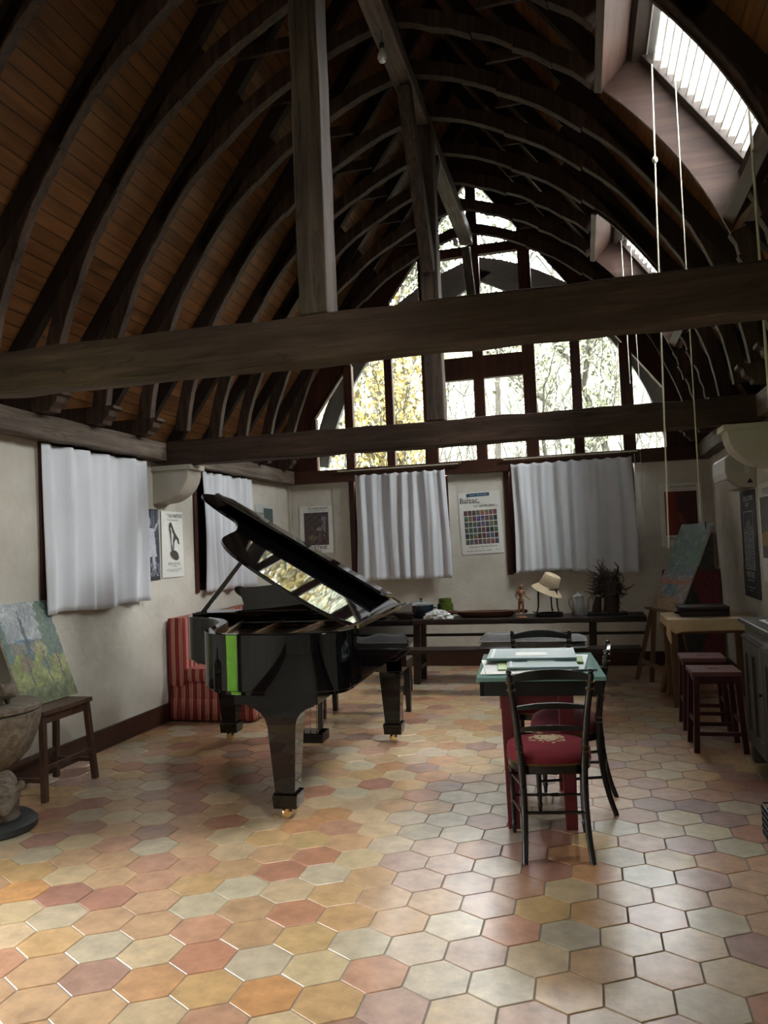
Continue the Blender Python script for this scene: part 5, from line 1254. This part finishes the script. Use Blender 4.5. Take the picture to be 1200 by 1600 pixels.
m.ell((x-.002, y, TZ+.275), (.042, .016, .016)); m.tube([(x-.002, y, TZ+.28), (x+.002, y, TZ+.31)], .009, n=8); m.ell((x+.005, y, TZ+.325), (.017, .019, .024))
m.tube([(x-.04, y, TZ+.275), (x-.052, y, TZ+.225), (x-.03, y-.02, TZ+.19)], [.010, .008, .007], n=8); m.tube([(x+.038, y, TZ+.275), (x+.05, y-.01, TZ+.225), (x+.088, y-.03, TZ+.195), (x+.098, y-.032, TZ+.188)], [.010, .008, .006, .006], n=8)
m.build('body', M['figurewood'], mq, remesh=.0035)
# hat on an iron stand
hs = thing('iron_stand', (-.385, 8.32, TZ), 'black iron stand with three legs rising from a round tray, carrying a hat', 'stand')
hx, hy = -.385, 8.32
MB().lathe([(.135, 0), (.14, .008), (.14, .036), (.132, .036), (.130, .012), (0, .010)], n=36, c=(hx, hy, TZ)).build('round_tray', M['iron'], hs, smooth=True)
for a in (200, 320, 80):
    ax, ay = math.cos(R(a)), math.sin(R(a)); m = MB()
    m.tube([(hx+.175*ax, hy+.175*ay, TZ+.06), (hx+.155*ax, hy+.155*ay, TZ+.042), (hx+.13*ax, hy+.13*ay, TZ+.05), (hx+.115*ax, hy+.115*ay, TZ+.11), (hx+.11*ax, hy+.11*ay, TZ+.285)], [.004, .006, .007, .008, .009], n=8); m.build('leg', M['iron'], hs, smooth=True)
MB().tube([(hx+.11*math.cos(2*PI*k/24), hy+.11*math.sin(2*PI*k/24), TZ+.285) for k in range(25)], .006, n=6).build('top_ring', M['iron'], hs, smooth=True)
ht = thing('bucket_hat', (hx, hy, TZ+.30), 'beige cloth bucket hat hanging tilted on the black iron stand', 'hat')
rot = Matrix.Rotation(R(24), 3, 'Y') @ Matrix.Rotation(R(8), 3, 'X')
pr_ = [(.0, .135), (.075, .132), (.088, .12), (.098, .05), (.105, .0)]
MB().lathe(pr_[::-1], n=36, c=(hx+.005, hy, TZ+.315), rot=rot).build('crown', M['hat'], ht, smooth=True, angle=70)
MB().lathe([(.104, .003), (.165, -.055), (.168, -.058), (.164, -.062), (.102, -.004)], n=36, c=(hx+.005, hy, TZ+.315), rot=rot).build('brim', M['hat'], ht, smooth=True)
MB().lathe([(.1055, .004), (.1035, .03), (.106, .03), (.108, .004)], n=36, c=(hx+.005, hy, TZ+.315), rot=rot).build('hat_band', M['hat'], ht, smooth=True)
# coffee pot
cp = thing('coffee_pot', (-.085, 8.33, TZ), 'tall grey metal coffee pot with a curved spout and handle, between hat and roots', 'coffee pot')
qx, qy = -.085, 8.33
MB().lathe([(.075, 0), (.077, .006), (.058, .19), (.054, .2), (.05, .2)], n=28, c=(qx, qy, TZ)).build('body', M['steel'], cp, smooth=True)
MB().lathe([(.056, .2), (.054, .212), (.02, .226), (.006, .23), (.012, .245), (0, .25)], n=28, c=(qx, qy, TZ)).build('lid', M['tinlid'], cp, smooth=True)
MB().tube([(qx-.052, qy, TZ+.18), (qx-.09, qy, TZ+.175), (qx-.097, qy, TZ+.13), (qx-.08, qy, TZ+.08), (qx-.068, qy, TZ+.06)], .006, n=8).build('handle', M['steel'], cp, smooth=True)
MB().tube([(qx+.065, qy, TZ+.05), (qx+.09, qy, TZ+.07), (qx+.097, qy, TZ+.12), (qx+.10, qy, TZ+.165), (qx+.118, qy, TZ+.185)], [.018, .014, .010, .008, .007], n=8).build('spout', M['steel'], cp, smooth=True)
# twisted root sculpture
rs = thing('root_sculpture', (.215, 8.36, TZ), 'dark tangled driftwood root sculpture on a flat black base, right end of the table', 'sculpture')
MB().bx(.00, .40, 8.26, 8.46, TZ, TZ+.03).build('base', M['iron'], rs, bevel=.004)
m = MB(); rr_ = random.Random(21)
m.tube([(.10, 8.36, TZ+.03), (.10, 8.36, TZ+.09), (.12, 8.36, TZ+.19)], [.052, .046, .030], n=10); m.tube([(.24, 8.36, TZ+.03), (.25, 8.36, TZ+.12), (.26, 8.36, TZ+.30), (.27, 8.36, TZ+.42)], [.082, .078, .080, .05], n=12)
m.ell((.24, 8.36, TZ+.27), (.12, .07, .12))
for i in range(170):
    a0 = Vector((.25+rr_.uniform(-.12, .08), 8.36+rr_.uniform(-.04, .04), TZ+rr_.uniform(.2, .43)))
    d = Vector((rr_.uniform(-1.2, .5), rr_.uniform(-.6, .5), rr_.uniform(-.3, .75))); pts = [a0]; L = rr_.uniform(.07, .20)
    for k in range(7):
        d = (d.normalized()+Vector((rr_.uniform(-.7, .7), rr_.uniform(-.6, .6), rr_.uniform(-.6, .6)))*.8); pts.append(pts[-1]+d.normalized()*L/6)
    r0 = rr_.uniform(.005, .012); m.tube(pts, [r0*(1-.1*k) for k in range(8)], n=6)
m.build('root_tangle', M['root'], rs, smooth=True)
# ================================================================ easel with two canvases
es = thing('easel', (.62, 8.3, 0), 'light wooden easel at the back right holding two canvases', 'easel')
A0, A1 = Vector((.47, 8.56, 0)), Vector((.66, 7.84, 0))
for p, q in (((.47, 8.56, 0), (.66, 8.55, .735)), ((.66, 7.84, 0), (.84, 7.99, .735)), ((.60, 8.30, 0.02), (.66, 8.30, .75))):
    m = MB(); m.beam(p, q, .035, .045); m.build('leg', M['easelwood'], es)
m = MB(); m.beam((1.02, 8.45, .0), (.86, 8.32, 1.05), .03, .035); m.build('leg', M['easelwood'], es)
m = MB(); m.beam((.53, 8.54, .20), (.70, 7.90, .20), .03, .045); m.build('cross_bar', M['easelwood'], es)
m = MB(); m.beam((.62, 8.62, .745), (.84, 7.88, .745), .075, .022); m.build('canvas_ledge', M['easelwood'], es)
def greenp(u, v):
    c = mix((.10, .16, .15), (.20, .29, .25), nz(u, v, .8, 1))
    if abs((u*5+v*.8) % 1-.5) < .1 and .25 < v < .65: c = (.12, .16, .15)
    if u > .7 and v < .5: c = mix(c, (.08, .20, .11), .6)
    if v > .75 and u > .5: c = mix(c, (.22, .29, .33), .6)
    return tuple(x*(.6+.4*brush(u, v, .5)) for x in c)
def townp(u, v):
    c = mix((.22, .15, .12), (.27, .27, .26), nz(u, v, 1, 4))
    if v > .78: c = mix((.16, .22, .27), (.10, .13, .11), nz(u, v, 2, 2))
    if .60 < v < .67: c = (.38, .14, .07)
    if .28 < u < .66 and .34 < v < .58: c = mix((.08, .15, .18), (.25, .30, .30), (nz(u, v, 4, 1) > .75)*1.0)
    if v < .26 and .1 < u < .8: c = mix((.36, .26, .08), (.30, .16, .11), nz(u, v, 2.2, 3))
    if u < .15: c = mix(c, (.30, .14, .10), .5)
    return tuple(x*brush(u, v, .7) for x in c)
L0, L1 = Vector((.648, 8.52, .758)), Vector((.858, 7.93, .758)); up = Vector((.345, .05, .83))
sp_ = .515
e1 = thing('canvas_painting', L0, 'colourful canvas painting with a blue square and yellow ground, lower one on the easel', 'painting', None)
canvas('painted_canvas', L0, L1, L0+up*sp_, townp, 30, 34, .02, M['paint'], e1)
e2 = thing('canvas_painting', L0+up*.52, 'sea-green canvas painting clipped above the other on the easel', 'painting', None)
canvas('painted_canvas', L0+up*.52+Vector((.004, 0, 0)), L1+up*.52+Vector((.004, 0, 0)), L0+up*1.02, greenp, 30, 30, .02, M['paint'], e2)
q_ = L0.lerp(L1, .82)+up*1.0
MB().tube([q_+Vector((-.004, 0, -.05)), q_+Vector((-.004, 0, .03)), q_+Vector((-.002, -.03, .03)), q_+Vector((-.006, -.03, -.05))], .004, n=6).build('clip', M['iron'], e2)
# framed pictures leaning in the far right corner
def leaner(lab, p00, p10, p01, fn, fr):
    r = thing('framed_picture', p00, lab, 'picture', None); a = Vector(p00); u = Vector(p10)-a; v = Vector(p01)-a; n = u.cross(v).normalized(); fw = .02
    canvas('picture', a, a+u, a+v, fn, 22, 26, .012, M['paint'], r, edge=(.05, .04, .03)); m = MB()
    for s, e in ((a, a+u), (a+v, a+u+v), (a, a+v), (a+u, a+u+v)): m.beam(s+n*.004, e+n*.004, .022, .02, up=n)
    m.build('frame', fr, r)
leaner('dark framed picture of a vase standing on top, upper one in the right corner', (1.06, 9.30, 1.06), (1.40, 9.18, 1.06), (1.08, 9.40, 1.50), lambda u, v: (.10, .12, .11) if (u-.5)**2*5+(v-.6)**2*8 < .15 else mix((.02, .025, .022), (.055, .06, .05), nz(u, v, 1, 1)), M['easelwood'])
leaner('large dark canvas with a red patch leaning low in the right corner', (.82, 9.10, .18), (1.40, 8.95, .18), (.86, 9.30, 1.10), lambda u, v: mix((.20, .02, .03), (.09, .02, .025), nz(u, v, 2, 1)) if u > .62+.1*math.sin(v*5) else mix((.018, .02, .02), (.04, .045, .04), nz(u, v, 1, 3)), M['stoolwood'])
# ================================================================ hide covered table with a case
ht_ = thing('work_table', (1.02, 7.42, 0), 'light wooden table under a pale rawhide cover, behind the red stools', 'table')
MB().bx(.68, 1.38, 7.13, 7.78, .735, .762).build('table_top', M['easelwood'], ht_, bevel=.004)
for x in (.72, 1.34):
    for y in (7.18, 7.73): MB().box((x, y, .3675), (.05, .05, .735), taper=(1.3, 1.3)).build('leg', M['easelwood'], ht_, bevel=.004)
MB().bx(.74, 1.32, 7.17, 7.19, .64, .735).build('apron', M['easelwood'], ht_)
MB().bx(.74, 1.32, 7.17, 7.19, .12, .15).build('foot_rail', M['easelwood'], ht_)
hd = MB()
def hide(u, v):
    # a sheet over the top with a wavy edge hanging down all round
    a = 2*PI*u; e = 2/16.0; cx_, cy_ = math.copysign(abs(math.cos(a))**e, math.cos(a)), math.copysign(abs(math.sin(a))**e, math.sin(a))
    if v < .5:
        f = v/.5*.97; return (1.03+.36*cx_*f, 7.455+.335*cy_*f, .768+.003*math.sin(a*3+v*20)+.004*(v > .4))
    t = (v-.5)/.5; L = .135+.045*math.sin(a*5+1)+.03*math.sin(a*11+2)
    return (1.03+(.365+.012*math.sin(a*9)*t)*cx_, 7.455+(.34+.012*math.sin(a*13+1)*t)*cy_, .766-L*t)
hd.grid(hide, 120, 20); tag(hd.build('rawhide_cover', M['hide'], smooth=True, fix=False, solid=.004), 'pale yellowish rawhide with a ragged edge spread over the work table', 'hide')
MB_c = thing('leather_case', (1.0, 7.45, .776), 'black flat leather case lying on the rawhide-covered table', 'case')
MB().bx(.80, 1.20, 7.26, 7.56, .777, .83).build('case_body', M['blackcase'], MB_c, bevel=.006)
o = MB().bx(.79, 1.20, 7.25, 7.57, .832, .862).build('case_lid', M['blackcase'], MB_c, bevel=.006)
MB().tube([(.795, 7.36, .80), (.765, 7.37, .80), (.765, 7.44, .80), (.795, 7.45, .80)], .006, n=8).build('handle', M['blackcase'], MB_c)
# ================================================================ cabinet on the right
cb = thing('cabinet', (1.2, 4.4, 0), 'dark worn painted wooden cabinet with panelled doors against the right wall', 'cabinet')
MB().bx(1.01, 1.415, 3.30, 5.60, .10, .90).build('body', M['cabwood'], cb, bevel=.004)
MB().bx(.975, 1.415, 3.27, 5.63, .90, .932).build('top', M['cabwood'], cb, bevel=.006)
MB().bx(1.005, 1.4, 5.50, 5.58, 0, .1).build('plinth_foot', M['cabwood'], cb)
MB().bx(1.005, 1.4, 3.30, 3.4, 0, .1).build('plinth_foot', M['cabwood'], cb)
dw = 2.22/4
for k in range(4):
    y1 = 5.57-k*(dw+.01); y0 = y1-dw; m = MB()
    m.bx(.985, 1.008, y0, y0+.075, .13, .80).bx(.985, 1.008, y1-.075, y1, .13, .80).bx(.985, 1.008, y0+.075, y1-.075, .13, .22).bx(.985, 1.008, y0+.075, y1-.075, .72, .80)
    d_ = m.build('door', M['cabwood'], cb, bevel=.003)
    MB().bx(.996, 1.008, y0+.075, y1-.075, .22, .72).build('door_panel', M['cabwood'], d_)
    MB().bx(.98, 1.0, (y0+y1)/2-.018, (y0+y1)/2+.018, .22, .72).build('panel_stile', M['cabwood'], d_, bevel=.002)
    MB().tube([(.985, y0+.04, .52), (.968, y0+.04, .52)], [.006, .012], n=10).build('knob', M['iron'], d_, smooth=True)
    MB().bx(.978, 1.008, y0, y1, .81, .822).build('moulding', M['cabwood'], d_)
o = MB().bx(1.06, 1.34, 4.95, 5.40, .933, .937).build('paper_sheet', M['paper'], bevel=.0005); tag(o, 'large white sheet of paper lying on the cabinet top', 'paper')
MB().bx(1.08, 1.22, 5.05, 5.30, .938, .950).build('note_book', M['folder'], bevel=.001); tag(bpy.data.objects['note_book'], 'dark thin notebook on the white sheet on the cabinet', 'notebook')
# wire basket corner at the right edge
wb_ = thing('wire_basket', (.93, 4.1, 0), 'black wire mesh basket on the floor, just cut by the right frame edge', 'basket')
m = MB()
for k in range(6): z = .005+k*.03; m.tube([(.79, 4.22, z), (.79, 3.96, z), (.96, 3.96, z), (.96, 4.22, z), (.79, 4.22, z)], .004, n=5)
for k in range(9): y = 3.96+k*.0325; m.tube([(.79, y, .0), (.79, y, .155)], .0035, n=5); m.tube([(.96, y, .0), (.96, y, .155)], .0035, n=5)
for k in range(6): x = .79+k*.034; m.tube([(x, 4.22, .0), (x, 4.22, .155)], .0035, n=5); m.tube([(x, 3.96, .0), (x, 3.96, .155)], .0035, n=5)
m.build('wire_mesh', M['iron'], wb_); MB().bx(.80, .95, 3.97, 4.21, .006, .05).build('basket_lining', M['iron'], wb_)
# light bulbs hanging from the long roof beam and the plate
def bulb(x, y, z, lab, cord=.1):
    r = thing('light_bulb', (x, y, z), lab, 'bulb', 'clear hanging bulbs')
    MB().lathe([(0, 0), (.022, .006), (.033, .03), (.03, .055), (.016, .085), (.014, .1)], n=18, c=(x, y, z)).build('glass_bulb', M['bulb'], r, smooth=True)
    MB().lathe([(.016, .095), (.018, .1), (.018, .135), (.008, .145)], n=14, c=(x, y, z)).build('socket', M['ink'], r, smooth=True)
    MB().tube([(x, y, z+.14), (x, y, z+.14+cord)], .003, n=6).build('flex', M['ink'], r)
bulb(-1.16, 4.98, 4.80, 'clear bulb hanging beside the long roof beam near the top of the picture', .12)
bulb(-1.25, 8.70, 4.93, 'clear bulb hanging beside the long roof beam in front of the gable', .08)
